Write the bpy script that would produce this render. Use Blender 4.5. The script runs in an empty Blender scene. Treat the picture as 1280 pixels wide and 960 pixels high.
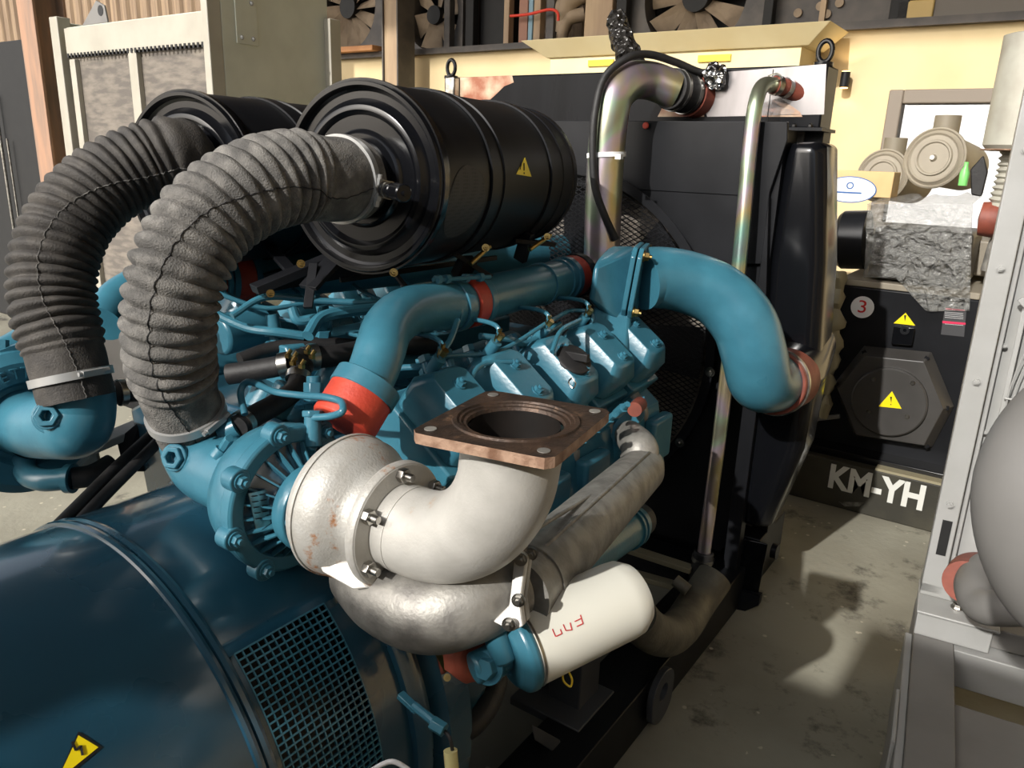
import bpy, bmesh, math, random
from mathutils import Vector as V, Matrix, Euler
random.seed(7)
S = bpy.context.scene
COL = S.collection
PI = math.pi
R = math.radians

# ------------------------------------------------------------------ camera
FPX = 961.0
Dn = V((-114, 3245, FPX)).normalized()
Yc = V((701, -260, FPX)); Yc = (Yc - Dn * Yc.dot(Dn)).normalized()
Zc = -Dn
Xc = Yc.cross(Zc)
EYE = V((0, 0, 1.6))

def ray(u, v):
    d = V((u - 640, v - 480, FPX))
    return V((d.dot(Xc), d.dot(Yc), d.dot(Zc)))

def at(u, v, X=None, Y=None, Z=None, D=None):
    r = ray(u, v)
    if X is not None: t = X / r.x
    elif Y is not None: t = Y / r.y
    elif Z is not None: t = (Z - 1.6) / r.z
    else: t = D / FPX
    return EYE + r * t

cam_d = bpy.data.cameras.new('camera'); cam = bpy.data.objects.new('camera', cam_d); COL.objects.link(cam)
cam_d.sensor_width = 36; cam_d.lens = 36 * FPX / 1280; cam_d.clip_start = 0.02; cam_d.clip_end = 200
cx = V((Xc[0], Yc[0], Zc[0])); cy = V((Xc[1], Yc[1], Zc[1])); cz = V((Xc[2], Yc[2], Zc[2]))
cam.matrix_world = Matrix(((cx.x, -cy.x, -cz.x, 0), (cx.y, -cy.y, -cz.y, 0), (cx.z, -cy.z, -cz.z, 1.6), (0, 0, 0, 1)))
S.camera = cam

# ------------------------------------------------------------------ materials
def lin(c):
    return tuple((x / 255 / 12.92) if x / 255 <= 0.04045 else ((x / 255 + 0.055) / 1.055) ** 2.4 for x in c) + (1,)

def mat(name, col, rough=0.5, metal=0.0, col2=None, scale=8.0, lo=0.4, hi=0.65, bump=0.0, bscale=60.0, coat=0.0,
        spots=None, spot_scale=10, spot_lo=.62, spot_hi=.7, alpha=None, trans=0.0, emit=None, rvar=0.0, stretch=None, detail=6):
    m = bpy.data.materials.new(name); m.use_nodes = True
    nt = m.node_tree; N = nt.nodes; L = nt.links
    b = N['Principled BSDF']
    b.inputs['Base Color'].default_value = lin(col)
    b.inputs['Roughness'].default_value = rough
    b.inputs['Metallic'].default_value = metal
    b.inputs['Coat Weight'].default_value = coat
    b.inputs['Coat Roughness'].default_value = .12
    b.inputs['Transmission Weight'].default_value = trans
    tc = N.new('ShaderNodeTexCoord')
    src = tc.outputs['Object']
    if stretch:
        mp = N.new('ShaderNodeMapping'); mp.inputs['Scale'].default_value = stretch
        L.new(src, mp.inputs['Vector']); src = mp.outputs['Vector']
    last = None
    if col2 or spots:
        mx0 = None
        if col2:
            n = N.new('ShaderNodeTexNoise'); n.inputs['Scale'].default_value = scale; n.inputs['Detail'].default_value = detail
            L.new(src, n.inputs['Vector'])
            r = N.new('ShaderNodeValToRGB'); r.color_ramp.elements[0].position = lo; r.color_ramp.elements[1].position = hi
            r.color_ramp.elements[0].color = lin(col); r.color_ramp.elements[1].color = lin(col2)
            L.new(n.outputs['Fac'], r.inputs['Fac']); last = r.outputs['Color']
        if spots:
            n2 = N.new('ShaderNodeTexNoise'); n2.inputs['Scale'].default_value = spot_scale; n2.inputs['Detail'].default_value = 8
            n2.inputs['Roughness'].default_value = .7
            L.new(src, n2.inputs['Vector'])
            r2 = N.new('ShaderNodeValToRGB'); r2.color_ramp.elements[0].position = spot_lo; r2.color_ramp.elements[1].position = spot_hi
            L.new(n2.outputs['Fac'], r2.inputs['Fac'])
            mx = N.new('ShaderNodeMix'); mx.data_type = 'RGBA'
            L.new(r2.outputs['Color'], mx.inputs[0])
            if last: L.new(last, mx.inputs[6])
            else: mx.inputs[6].default_value = lin(col)
            mx.inputs[7].default_value = lin(spots); last = mx.outputs[2]
        L.new(last, b.inputs['Base Color'])
    if bump:
        n3 = N.new('ShaderNodeTexNoise'); n3.inputs['Scale'].default_value = bscale; n3.inputs['Detail'].default_value = 5
        L.new(src, n3.inputs['Vector'])
        bp = N.new('ShaderNodeBump'); bp.inputs['Strength'].default_value = bump; bp.inputs['Distance'].default_value = .004
        L.new(n3.outputs['Fac'], bp.inputs['Height']); L.new(bp.outputs['Normal'], b.inputs['Normal'])
    if rvar:
        n4 = N.new('ShaderNodeTexNoise'); n4.inputs['Scale'].default_value = 5; n4.inputs['Detail'].default_value = 4
        L.new(src, n4.inputs['Vector'])
        mr = N.new('ShaderNodeMapRange'); mr.inputs[3].default_value = rough - rvar; mr.inputs[4].default_value = rough + rvar
        L.new(n4.outputs['Fac'], mr.inputs[0]); L.new(mr.outputs[0], b.inputs['Roughness'])
    if emit:
        b.inputs['Emission Color'].default_value = lin(emit[:3]); b.inputs['Emission Strength'].default_value = emit[3]
    if alpha is not None: b.inputs['Alpha'].default_value = alpha
    return m

M = {}
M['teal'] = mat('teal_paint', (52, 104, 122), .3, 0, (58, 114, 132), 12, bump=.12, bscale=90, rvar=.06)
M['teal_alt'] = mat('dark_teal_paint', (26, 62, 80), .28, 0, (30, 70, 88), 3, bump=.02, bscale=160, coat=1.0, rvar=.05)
M['black_gloss'] = mat('black_gloss_paint', (12, 13, 16), .2, 0, coat=.15, rvar=.05)
M['black_satin'] = mat('black_satin_paint', (17, 18, 21), .42, 0, (25, 26, 29), 6, rvar=.06)
M['black_matt'] = mat('black_matt_paint', (13, 13, 14), .7, 0, (18, 18, 18), 10)
M['rubber'] = mat('black_rubber', (22, 21, 22), .6, 0, (32, 31, 31), 30, bump=.2, bscale=120)
M['hose'] = mat('dusty_rubber_hose', (84, 82, 79), .85, 0, (118, 115, 110), 26, bump=.8, bscale=300, spots=(46, 45, 44), spot_scale=9, spot_lo=.5, spot_hi=.8)
M['hose2'] = mat('dark_rubber_hose', (52, 49, 46), .75, 0, (72, 68, 63), 22, bump=.45, bscale=260, spots=(28, 27, 27), spot_scale=9, spot_lo=.5, spot_hi=.8)
M['alu'] = mat('aluminium_paint', (178, 176, 170), .48, .25, (170, 166, 158), 40, lo=.35, hi=.75, bump=.25, bscale=220,
               spots=(158, 104, 56), spot_scale=11, spot_lo=.585, spot_hi=.66)
M['alu_clean'] = mat('aluminium_paint_clean', (190, 187, 180), .45, .2, (172, 169, 162), 18, lo=.35, hi=.75, bump=.15, bscale=200,
               spots=(176, 140, 104), spot_scale=9, spot_lo=.62, spot_hi=.72)
M['alu_dark'] = mat('dull_aluminium_paint', (150, 147, 140), .5, .45, (120, 117, 112), 25, bump=.2, bscale=160)
M['rusty'] = mat('burnt_flange_steel', (58, 48, 42), .5, .5, (84, 66, 54), 25, bump=.4, bscale=150, spots=(150, 118, 92), spot_scale=30, spot_lo=.6, spot_hi=.75)
M['rusty_edge'] = mat('rust_tinted_edge_steel', (170, 140, 118), .6, .3, (120, 88, 68), 40, bump=.3, bscale=160)
M['soot'] = mat('sooty_bore', (24, 22, 21), .5, .4, (40, 35, 32), 12)
M['steel'] = mat('bright_steel', (190, 188, 182), .28, 1.0, (150, 146, 140), 40)
M['clamp'] = mat('satin_steel_band', (176, 176, 174), .38, .55)
M['brass'] = mat('yellow_zinc_bolt', (176, 150, 92), .32, 1.0, (140, 116, 70), 50)
M['red'] = mat('orange_red_silicone', (186, 64, 44), .5, 0, (168, 54, 38), 20, bump=.2, bscale=150)
M['redbrown'] = mat('red_oxide_primer', (130, 66, 50), .6, 0, (104, 50, 38), 14, bump=.2)
M['salmon'] = mat('salmon_primer', (172, 88, 66), .6, 0, (150, 74, 56), 14, bump=.2)
M['white'] = mat('cream_white_paint', (222, 220, 208), .3, 0, coat=.15)
M['sticker_y'] = mat('yellow_sticker', (240, 216, 20), .4)
M['ink'] = mat('black_ink', (18, 18, 20), .5)
M['redink'] = mat('red_ink', (196, 70, 70), .6)
M['redink2'] = mat('strong_red_ink', (190, 30, 30), .6)
M['whiteink'] = mat('white_spray_paint', (206, 206, 200), .8)
M['paper'] = mat('white_sticker', (226, 226, 226), .5)
M['greyp'] = mat('light_grey_paint', (152, 152, 150), .45, 0, (144, 144, 141), 6, bump=.05)
M['greyp2'] = mat('warm_grey_paint', (116, 114, 111), .5, 0, (108, 106, 103), 6, bump=.06)
M['cream_rad'] = mat('cream_grey_paint', (166, 161, 148), .5, 0, (156, 151, 138), 5)
M['greygreen'] = mat('grey_green_paint', (196, 198, 184), .55, 0, (186, 188, 174), 5)
M['corefin'] = mat('dusty_radiator_core', (98, 92, 86), .7, .2, (126, 118, 108), 9, spots=(176, 168, 152), spot_scale=25, spot_lo=.66, spot_hi=.72, bump=.5, bscale=140, stretch=(1, 1, 4))
M['yellow_wall'] = mat('yellow_plaster', (206, 186, 146), .85, 0, (198, 178, 137), 2.0, bump=.1, bscale=30)
M['yellow_panel'] = mat('pale_yellow_panel', (214, 200, 160), .7, 0, (208, 192, 150), 3)
M['brownwall'] = mat('brown_weathered_cladding', (120, 100, 80), .8, 0, (146, 124, 98), 2.2, stretch=(8, 8, .4), bump=.2)
M['rustcol'] = mat('primed_steel_column', (158, 122, 98), .6, 0, (124, 104, 90), 3, stretch=(4, 4, .6), bump=.1)
M['tancol'] = mat('tan_steel_column', (166, 142, 112), .6, 0, (148, 124, 98), 3, stretch=(4, 4, .6))
M['fan'] = mat('dusty_fan_blade', (150, 132, 110), .7, 0, (118, 102, 84), 6)
M['darkrad'] = mat('dusty_dark_radiator', (66, 62, 60), .6, 0, (86, 80, 74), 6)
M['taupe'] = mat('taupe_enamel', (144, 136, 120), .5, 0, (132, 124, 110), 5)
M['muffler'] = mat('silencer_coating', (168, 166, 154), .5, .15, (150, 146, 134), 7, bump=.15)
M['frame'] = mat('grey_window_frame', (120, 110, 98), .6)
M['copperblue'] = mat('blue_plastic', (40, 90, 150), .5)
M['yellowplastic'] = mat('yellow_plastic', (230, 196, 50), .5)
M['clearplastic'] = mat('clear_plastic_tube', (220, 210, 150), .2, alpha=.8)
M['green'] = mat('green_bottle', (120, 200, 110), .3)
M['wood'] = mat('pale_board', (206, 176, 126), .7, 0, (190, 160, 112), 4)

def wrapmat():
    m = mat('crumpled_clear_film', (168, 168, 164), .1, 0)
    N = m.node_tree.nodes; L = m.node_tree.links; b = N['Principled BSDF']
    n = N.new('ShaderNodeTexVoronoi'); n.inputs['Scale'].default_value = 26
    tc = N.new('ShaderNodeTexCoord'); L.new(tc.outputs['Object'], n.inputs['Vector'])
    n2 = N.new('ShaderNodeTexNoise'); n2.inputs['Scale'].default_value = 22; n2.inputs['Distortion'].default_value = 2.5
    L.new(tc.outputs['Object'], n2.inputs['Vector'])
    ad = N.new('ShaderNodeMath'); ad.operation = 'ADD'; L.new(n.outputs['Distance'], ad.inputs[0]); L.new(n2.outputs['Fac'], ad.inputs[1])
    bp = N.new('ShaderNodeBump'); bp.inputs['Strength'].default_value = 1; bp.inputs['Distance'].default_value = .03
    L.new(ad.outputs[0], bp.inputs['Height']); L.new(bp.outputs['Normal'], b.inputs['Normal'])
    b.inputs['Alpha'].default_value = .32; b.inputs['Specular IOR Level'].default_value = 1.0
    return m
M['wrap'] = wrapmat()
M['black_satin'].node_tree.nodes['Principled BSDF'].inputs['Specular IOR Level'].default_value = .22
M['black_gloss'].node_tree.nodes['Principled BSDF'].inputs['Specular IOR Level'].default_value = .35
def foilmat():
    m = mat('crumpled_foil', (190, 190, 190), .22, 1.0)
    N = m.node_tree.nodes; L = m.node_tree.links; b = N['Principled BSDF']
    n = N.new('ShaderNodeTexVoronoi'); n.inputs['Scale'].default_value = 45
    tc = N.new('ShaderNodeTexCoord'); L.new(tc.outputs['Object'], n.inputs['Vector'])
    bp = N.new('ShaderNodeBump'); bp.inputs['Strength'].default_value = 1; bp.inputs['Distance'].default_value = .02
    L.new(n.outputs['Distance'], bp.inputs['Height']); L.new(bp.outputs['Normal'], b.inputs['Normal'])
    return m
M['foil'] = foilmat()
def zincmat():
    m = mat('rainbow_zinc_pipe', (170, 165, 150), .3, .85)
    N = m.node_tree.nodes; L = m.node_tree.links; b = N['Principled BSDF']
    n = N.new('ShaderNodeTexNoise'); n.inputs['Scale'].default_value = 3.2; n.inputs['Detail'].default_value = 2; n.inputs['Distortion'].default_value = .6
    tc = N.new('ShaderNodeTexCoord'); L.new(tc.outputs['Object'], n.inputs['Vector'])
    r = N.new('ShaderNodeValToRGB'); cr = r.color_ramp
    cr.elements[0].position = .3; cr.elements[0].color = lin((150, 150, 130))
    cr.elements[1].position = .75; cr.elements[1].color = lin((150, 130, 150))
    for p, c in ((.4, (168, 186, 158)), (.47, (196, 178, 190)), (.54, (200, 186, 140)), (.62, (140, 182, 166))):
        e = cr.elements.new(p); e.color = lin(c)
    L.new(n.outputs['Fac'], r.inputs['Fac']); L.new(r.outputs['Color'], b.inputs['Base Color'])
    return m
M['zinc'] = zincmat()
def perfmat():
    m = mat('perforated_black_steel', (20, 20, 22), .6, 0)
    N = m.node_tree.nodes; L = m.node_tree.links; b = N['Principled BSDF']
    tc = N.new('ShaderNodeTexCoord'); v = N.new('ShaderNodeTexVoronoi'); v.inputs['Scale'].default_value = 130; v.inputs['Randomness'].default_value = .1
    L.new(tc.outputs['Object'], v.inputs['Vector'])
    r = N.new('ShaderNodeValToRGB'); r.color_ramp.elements[0].position = .3; r.color_ramp.elements[1].position = .42
    r.color_ramp.elements[0].color = lin((4, 4, 4)); r.color_ramp.elements[1].color = lin((38, 38, 41))
    L.new(v.outputs['Distance'], r.inputs['Fac']); L.new(r.outputs['Color'], b.inputs['Base Color'])
    return m
M['perf'] = perfmat()
def floormat():
    m = mat('stained_concrete', (150, 147, 132), .8, 0, (124, 120, 106), 1.6, bump=.5, bscale=35, spots=(70, 66, 58), spot_scale=2.6, spot_lo=.58, spot_hi=.68)
    N = m.node_tree.nodes; L = m.node_tree.links; b = N['Principled BSDF']
    src = b.inputs['Base Color'].links[0].from_socket
    tc = N.new('ShaderNodeTexCoord')
    v = N.new('ShaderNodeTexVoronoi'); v.inputs['Scale'].default_value = 16; L.new(tc.outputs['Object'], v.inputs['Vector'])
    r = N.new('ShaderNodeValToRGB'); r.color_ramp.elements[0].position = .09; r.color_ramp.elements[1].position = .14
    r.color_ramp.elements[0].color = (1, 1, 1, 1); r.color_ramp.elements[1].color = (0, 0, 0, 1)
    L.new(v.outputs['Distance'], r.inputs['Fac'])
    g = N.new('ShaderNodeTexNoise'); g.inputs['Scale'].default_value = 4; L.new(tc.outputs['Object'], g.inputs['Vector'])
    gt = N.new('ShaderNodeMath'); gt.operation = 'GREATER_THAN'; gt.inputs[1].default_value = .5; L.new(g.outputs['Fac'], gt.inputs[0])
    mu = N.new('ShaderNodeMath'); mu.operation = 'MULTIPLY'; L.new(r.outputs['Color'], mu.inputs[0]); L.new(gt.outputs[0], mu.inputs[1])
    mx = N.new('ShaderNodeMix'); mx.data_type = 'RGBA'; L.new(mu.outputs[0], mx.inputs[0]); L.new(src, mx.inputs[6]); mx.inputs[7].default_value = lin((186, 178, 158))
    L.new(mx.outputs[2], b.inputs['Base Color'])
    return m
M['floor'] = floormat()

# ------------------------------------------------------------------ scene graph helpers
OFF = {}
def thing(name, label, cat, loc, group=None):
    o = bpy.data.objects.new(name, None); COL.objects.link(o); o.location = loc
    o.empty_display_size = .1
    o['label'] = label; o['category'] = cat
    if group: o['group'] = group
    OFF[o.name] = V(loc)
    return o

def tag(o, label, cat, group=None):
    o['label'] = label; o['category'] = cat
    if group: o['group'] = group
    return o

def frame(n, up=None):
    n = V(n).normalized()
    up = V(up) if up else (V((0, 0, 1)) if abs(n.z) < .9 else V((0, 1, 0)))
    x = up.cross(n)
    if x.length < 1e-6: x = V((1, 0, 0)).cross(n)
    x.normalize(); y = n.cross(x)
    return x, y, n

def smooth_path(pts, k=8):
    pts = [V(p) for p in pts]
    if len(pts) < 3 or k <= 1: return pts
    out = []
    for i in range(len(pts) - 1):
        p0 = pts[i - 1] if i > 0 else pts[i] * 2 - pts[i + 1]
        p1, p2 = pts[i], pts[i + 1]
        p3 = pts[i + 2] if i + 2 < len(pts) else pts[i + 1] * 2 - pts[i]
        d1 = max((p1 - p0).length, 1e-5) ** .5; d2 = max((p2 - p1).length, 1e-5) ** .5; d3 = max((p3 - p2).length, 1e-5) ** .5
        m1 = (p1 - p0) / d1 - (p2 - p0) / (d1 + d2) + (p2 - p1) / d2
        m2 = (p2 - p1) / d2 - (p3 - p1) / (d2 + d3) + (p3 - p2) / d3
        m1 *= d2; m2 *= d2
        for j in range(k):
            t = j / k
            out.append(p1 * (2*t**3 - 3*t*t + 1) + m1 * (t**3 - 2*t*t + t) + p2 * (-2*t**3 + 3*t*t) + m2 * (t**3 - t*t))
    out.append(pts[-1])
    return out

def resample(P, n):
    L = [0]
    for a, b in zip(P, P[1:]): L.append(L[-1] + (b - a).length)
    out = []; j = 0
    for i in range(n + 1):
        s = L[-1] * i / n
        while j < len(P) - 2 and L[j + 1] < s: j += 1
        seg = max(L[j + 1] - L[j], 1e-9)
        out.append(P[j].lerp(P[j + 1], min(max((s - L[j]) / seg, 0), 1)))
    return out

SPLIT = {'hose_clamp', 'clamp_band', 'bolt', 'clamp_screw', 'cover_bolt', 'collar_bolt', 'ring_bolt', 'flange_bolt', 'starter_bolt', 'plate_bolt', 'joint_bolt', 'paint_dot', 'cover_screw', 'bolt_hole', 'fuel_union', 'flange_hole', 'warning_mark', 'door_rod', 'starter_strap', 'edge_slot', 'shroud_ring_none'}
class MB:
    def __init__(self): self.bm = bmesh.new(); self.marks = []
    def mark(self):
        self.marks.append(len(self.bm.verts)); return self
    def face(self, pts):
        try: return self.bm.faces.new([self.bm.verts.new(V(p)) for p in pts])
        except ValueError: return None
    def box(self, c, s, rot=None):
        c = V(c); h = V(s) / 2
        vs = []
        for z in (-1, 1):
            for x, y in ((-1, -1), (1, -1), (1, 1), (-1, 1)):
                q = V((x * h.x, y * h.y, z * h.z))
                if rot: q = rot @ q
                vs.append(self.bm.verts.new(c + q))
        for f in ((3, 2, 1, 0), (4, 5, 6, 7), (0, 1, 5, 4), (1, 2, 6, 5), (2, 3, 7, 6), (3, 0, 4, 7)):
            self.bm.faces.new([vs[i] for i in f])
        return self
    def boxp(self, a, b):
        a = V(a); b = V(b); return self.box((a + b) / 2, (abs(b.x - a.x), abs(b.y - a.y), abs(b.z - a.z)))
    def bar(self, a, b, w, h=None, up=None):
        a = V(a); b = V(b); x, y, n = frame(b - a, up); h = h or w
        rot = Matrix((x, y, n)).transposed()
        return self.box((a + b) / 2, (w, h, (b - a).length), rot)
    def prism(self, pts, vec):
        pts = [V(p) for p in pts]; vec = V(vec)
        a = [self.bm.verts.new(p) for p in pts]; b = [self.bm.verts.new(p + vec) for p in pts]
        self.bm.faces.new(a[::-1]); self.bm.faces.new(b)
        n = len(a)
        for i in range(n): self.bm.faces.new((a[i], a[(i + 1) % n], b[(i + 1) % n], b[i]))
        return self
    def hull(self, pts):
        vs = [self.bm.verts.new(V(p)) for p in pts]
        bmesh.ops.convex_hull(self.bm, input=vs)
        return self
    def lathe(self, o, ax, prof, seg=32, up=None, a0=0, a1=2 * PI):
        o = V(o); x, y, n = frame(ax, up)
        closed = abs(a1 - a0 - 2 * PI) < 1e-6
        cnt = seg if closed else seg + 1
        rings = []
        for h, r in prof:
            if r < 1e-6: rings.append([self.bm.verts.new(o + n * h)])
            else:
                rings.append([self.bm.verts.new(o + n * h + (x * math.cos(a0 + (a1 - a0) * i / seg) + y * math.sin(a0 + (a1 - a0) * i / seg)) * r) for i in range(cnt)])
        for A, B in zip(rings, rings[1:]):
            if len(A) == 1 and len(B) == 1: continue
            m = seg if closed else seg
            for i in range(m):
                j = (i + 1) % cnt if closed else i + 1
                try:
                    if len(A) == 1: self.bm.faces.new((A[0], B[j], B[i]))
                    elif len(B) == 1: self.bm.faces.new((A[i], A[j], B[0]))
                    else: self.bm.faces.new((A[i], A[j], B[j], B[i]))
                except ValueError: pass
        return self
    def cyl(self, a, b, r, r2=None, seg=24, cap=True):
        a = V(a); b = V(b); r2 = r if r2 is None else r2; L = (b - a).length
        pr = [(0, r), (L, r2)]
        if cap: pr = [(0, 0)] + pr + [(L, 0)]
        return self.lathe(a, b - a, pr, seg)
    def ring(self, a, b, r, t, seg=32):
        self.mark()
        a = V(a); b = V(b); L = (b - a).length
        return self.lathe(a, b - a, [(0, r), (0, r + t), (L, r + t), (L, r), (0, r)], seg)
    def tube(self, pts, r, seg=16, k=8, n=None, rf=None, cap=True, sm=True):
        P = smooth_path(pts, k) if sm else [V(p) for p in pts]
        if n: P = resample(P, n)
        N = len(P)
        T = [(P[min(i + 1, N - 1)] - P[max(i - 1, 0)]).normalized() for i in range(N)]
        x, y, _ = frame(T[0]); rings = []
        L = 0; tot = sum((b - a).length for a, b in zip(P, P[1:]))
        for i in range(N):
            if i: L += (P[i] - P[i - 1]).length
            x = (x - T[i] * x.dot(T[i])).normalized(); y = T[i].cross(x)
            rr = rf(L / tot, L) if rf else r
            rings.append([self.bm.verts.new(P[i] + (x * math.cos(2 * PI * j / seg) + y * math.sin(2 * PI * j / seg)) * rr) for j in range(seg)])
        for A, B in zip(rings, rings[1:]):
            for j in range(seg): self.bm.faces.new((A[j], A[(j + 1) % seg], B[(j + 1) % seg], B[j]))
        if cap:
            self.bm.faces.new(rings[0][::-1]); self.bm.faces.new(rings[-1])
        return self
    def ball(self, c, r, sc=(1, 1, 1), seg=20):
        c = V(c)
        ret = bmesh.ops.create_uvsphere(self.bm, u_segments=seg, v_segments=seg // 2, radius=r)
        for v in ret['verts']: v.co = V((v.co.x * sc[0], v.co.y * sc[1], v.co.z * sc[2])) + c
        return self
    def bolt(self, p, n, r=.01, h=.008, stud=True):
        self.mark()
        p = V(p); n = V(n).normalized()
        self.lathe(p, n, [(0, 0), (0, r * 1.5), (h * .25, r * 1.5), (h * .25, r * .1)], 16)
        self.lathe(p, n, [(h * .25, 0), (h * .25, r * 1.15), (h, r * 1.1), (h, 0)], 6)
        if stud: self.cyl(p + n * h, p + n * h * 1.5, r * .55, seg=10)
        return self
    def noise(self, amp, sc=10, seed=0):
        from mathutils import noise as nz
        for v in self.bm.verts:
            v.co += nz.noise_vector(v.co * sc + V((seed, seed, seed))) * amp
        return self
    def build(self, name, m, parent=None, bevel=0, ang=35, seg=2, kind=None):
        if len(self.marks) > 1 and parent is not None and name in SPLIT:
            self.bm.verts.index_update(); ms = self.marks[:]; ms[0] = 0; nv = len(self.bm.verts)
            vs = [v.co.copy() for v in self.bm.verts]; fs = [[v.index for v in f.verts] for f in self.bm.faces]
            o = None
            for a, b in zip(ms, ms[1:] + [nv]):
                q = MB(); nvs = [q.bm.verts.new(c) for c in vs[a:b]]
                for f in fs:
                    if a <= f[0] < b: q.bm.faces.new([nvs[i - a] for i in f])
                o = q.build(name, m, parent, bevel, ang, seg, kind)
            self.bm.free(); return o
        me = bpy.data.meshes.new(name)
        bm = self.bm
        bmesh.ops.recalc_face_normals(bm, faces=bm.faces)
        off = OFF.get(parent.name, V((0, 0, 0))) if parent else None
        if off is None or parent is None:
            bb = [v.co for v in bm.verts]
            off = V(((min(c.x for c in bb) + max(c.x for c in bb)) / 2, (min(c.y for c in bb) + max(c.y for c in bb)) / 2, min(c.z for c in bb)))
        for v in bm.verts: v.co -= off
        bm.to_mesh(me); bm.free()
        me.polygons.foreach_set('use_smooth', [True] * len(me.polygons))
        me.set_sharp_from_angle(angle=R(ang))
        o = bpy.data.objects.new(name, me); COL.objects.link(o)
        me.materials.append(M[m] if isinstance(m, str) else m)
        if parent: o.parent = parent
        else: o.location = off
        OFF[o.name] = off
        if bevel:
            b = o.modifiers.new('bevel', 'BEVEL'); b.width = bevel; b.segments = seg; b.limit_method = 'ANGLE'; b.angle_limit = R(40); b.harden_normals = False
        if kind: o['kind'] = kind
        return o

def text(name, s, size, o, xd, nrm, m, parent=None, ext=.001, extrascale=1.0, align='CENTER', bold=0):
    cu = bpy.data.curves.new(name, 'FONT'); cu.body = s; cu.size = size; cu.extrude = ext; cu.align_x = align; cu.align_y = 'CENTER'
    cu.offset = bold; cu.resolution_u = 6
    tmp = bpy.data.objects.new(name + '_curve', cu); COL.objects.link(tmp)
    me = bpy.data.meshes.new_from_object(tmp); bpy.data.objects.remove(tmp); bpy.data.curves.remove(cu)
    me.materials.clear(); me.materials.append(M[m])
    ob = bpy.data.objects.new(name, me); COL.objects.link(ob)
    x = V(xd).normalized(); n = V(nrm).normalized(); x = (x - n * x.dot(n)).normalized(); y = n.cross(x)
    mt = Matrix((x, y, n)).transposed().to_4x4(); mt.translation = V(o)
    if parent:
        ob.parent = parent; mt.translation = V(o) - OFF[parent.name]
    ob.matrix_basis = mt @ Matrix.Diagonal((extrascale, 1, 1, 1))
    OFF[ob.name] = OFF[parent.name] if parent else V(o)
    return ob

def copy_thing(o, delta, label=None):
    r = o.copy(); COL.objects.link(r); r.location = o.location + V(delta)
    for ch in list(o.children):
        c = ch.copy(); COL.objects.link(c); c.parent = r
        for g in ch.children:
            d = g.copy(); COL.objects.link(d); d.parent = c
    if label: r['label'] = label
    return r

# ------------------------------------------------------------------ setting
WY = 6.0
def setting():
    MB().boxp((-22, -12, -.1), (14, 26, 0)).build('floor', 'floor', kind='structure')
    # back wall with window opening
    wl = at(1113, 115, Y=WY).x; wr = wl + .95; wb, wt = 1.15, at(1160, 112, Y=WY).z
    LZ = 2.5
    m = MB()
    m.boxp((-16, WY, 0), (wl, WY + .2, LZ)); m.boxp((wr, WY, 0), (6, WY + .2, LZ))
    m.boxp((wl, WY, 0), (wr, WY + .2, wb)); m.boxp((wl, WY, wt), (wr, WY + .2, LZ))
    m.build('wall_back', 'yellow_wall', kind='structure')
    w = MB()
    t = .09
    w.boxp((wl, WY - .04, wb), (wl + t, WY + .1, wt)); w.boxp((wr - t, WY - .04, wb), (wr, WY + .1, wt))
    w.boxp((wl + t, WY - .04, wt - t), (wr - t, WY + .1, wt)); w.boxp((wl + t, WY - .04, wb), (wr - t, WY + .1, wb + t))
    wn = w.build('window_1', 'frame', bevel=.01, kind='structure')
    glass = bpy.data.materials.new('window_glass'); glass.use_nodes = True
    b = glass.node_tree.nodes['Principled BSDF']; b.inputs['Transmission Weight'].default_value = 1; b.inputs['Roughness'].default_value = 0; b.inputs['IOR'].default_value = 1.05
    MB().boxp((wl + t, WY + .04, wb + t), (wr - t, WY + .045, wt - t)).build('pane', glass, wn)
    # ledge of the storage deck on top of the wall
    MB().boxp((-16, WY - .06, LZ), (6, WY + 2.2, LZ + .05)).build('trim_1', 'darkrad', kind='structure')
    # cladding wall far behind the deck
    m = MB()
    x = -24
    pts = []
    while x < 7:
        pts += [(x, 0), (x + .12, 0), (x + .16, .05), (x + .28, .05)]
        x += .32
    prof = [(a, WY + 2.2 - b) for a, b in pts]
    for (a, b), (c, d) in zip(prof, prof[1:]):
        m.face([(a, b, 2.5), (c, d, 2.5), (c, d, 7), (a, b, 7)])
    m.build('wall_far', 'brownwall', kind='structure')
    # roof over the bay
    MB().boxp((-10, -1.6, 6.9), (8, 9, 7.05)).build('ceiling', 'darkrad', kind='structure')
    # side wall on the right
    MB().boxp((5.2, -2, 0), (5.4, 8.4, 7)).build('wall_right', 'yellow_wall', kind='structure')
    # added unseen wall behind the camera; its height and gaps shape the sunlight
    w = MB(); ya, yb = -1.75, -1.6
    for x0, x1, z0, z1 in ((-2.3, -1.40, 0, 2.3), (-1.40, -1.24, 0, 2.08), (-1.40, -1.24, 2.17, 2.3), (-1.24, -1.11, 0, 2.3), (-1.11, -.97, 0, 1.93), (-1.11, -.97, 2.13, 2.3), (-.97, -.5, 0, 2.3), (-.5, 4.5, 0, 2.58)):
        w.boxp((x0, ya, z0), (x1, yb, z1))
    w.build('wall_added_shade', 'greyp2', kind='structure')
    MB().boxp((-22, 24, 0), (14, 24.2, 6)).build('wall_added_white', 'paper', kind='structure')  # sunlit white wall added so the view through the window turns bright
BLOCKZ = 2.3
setting()

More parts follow.
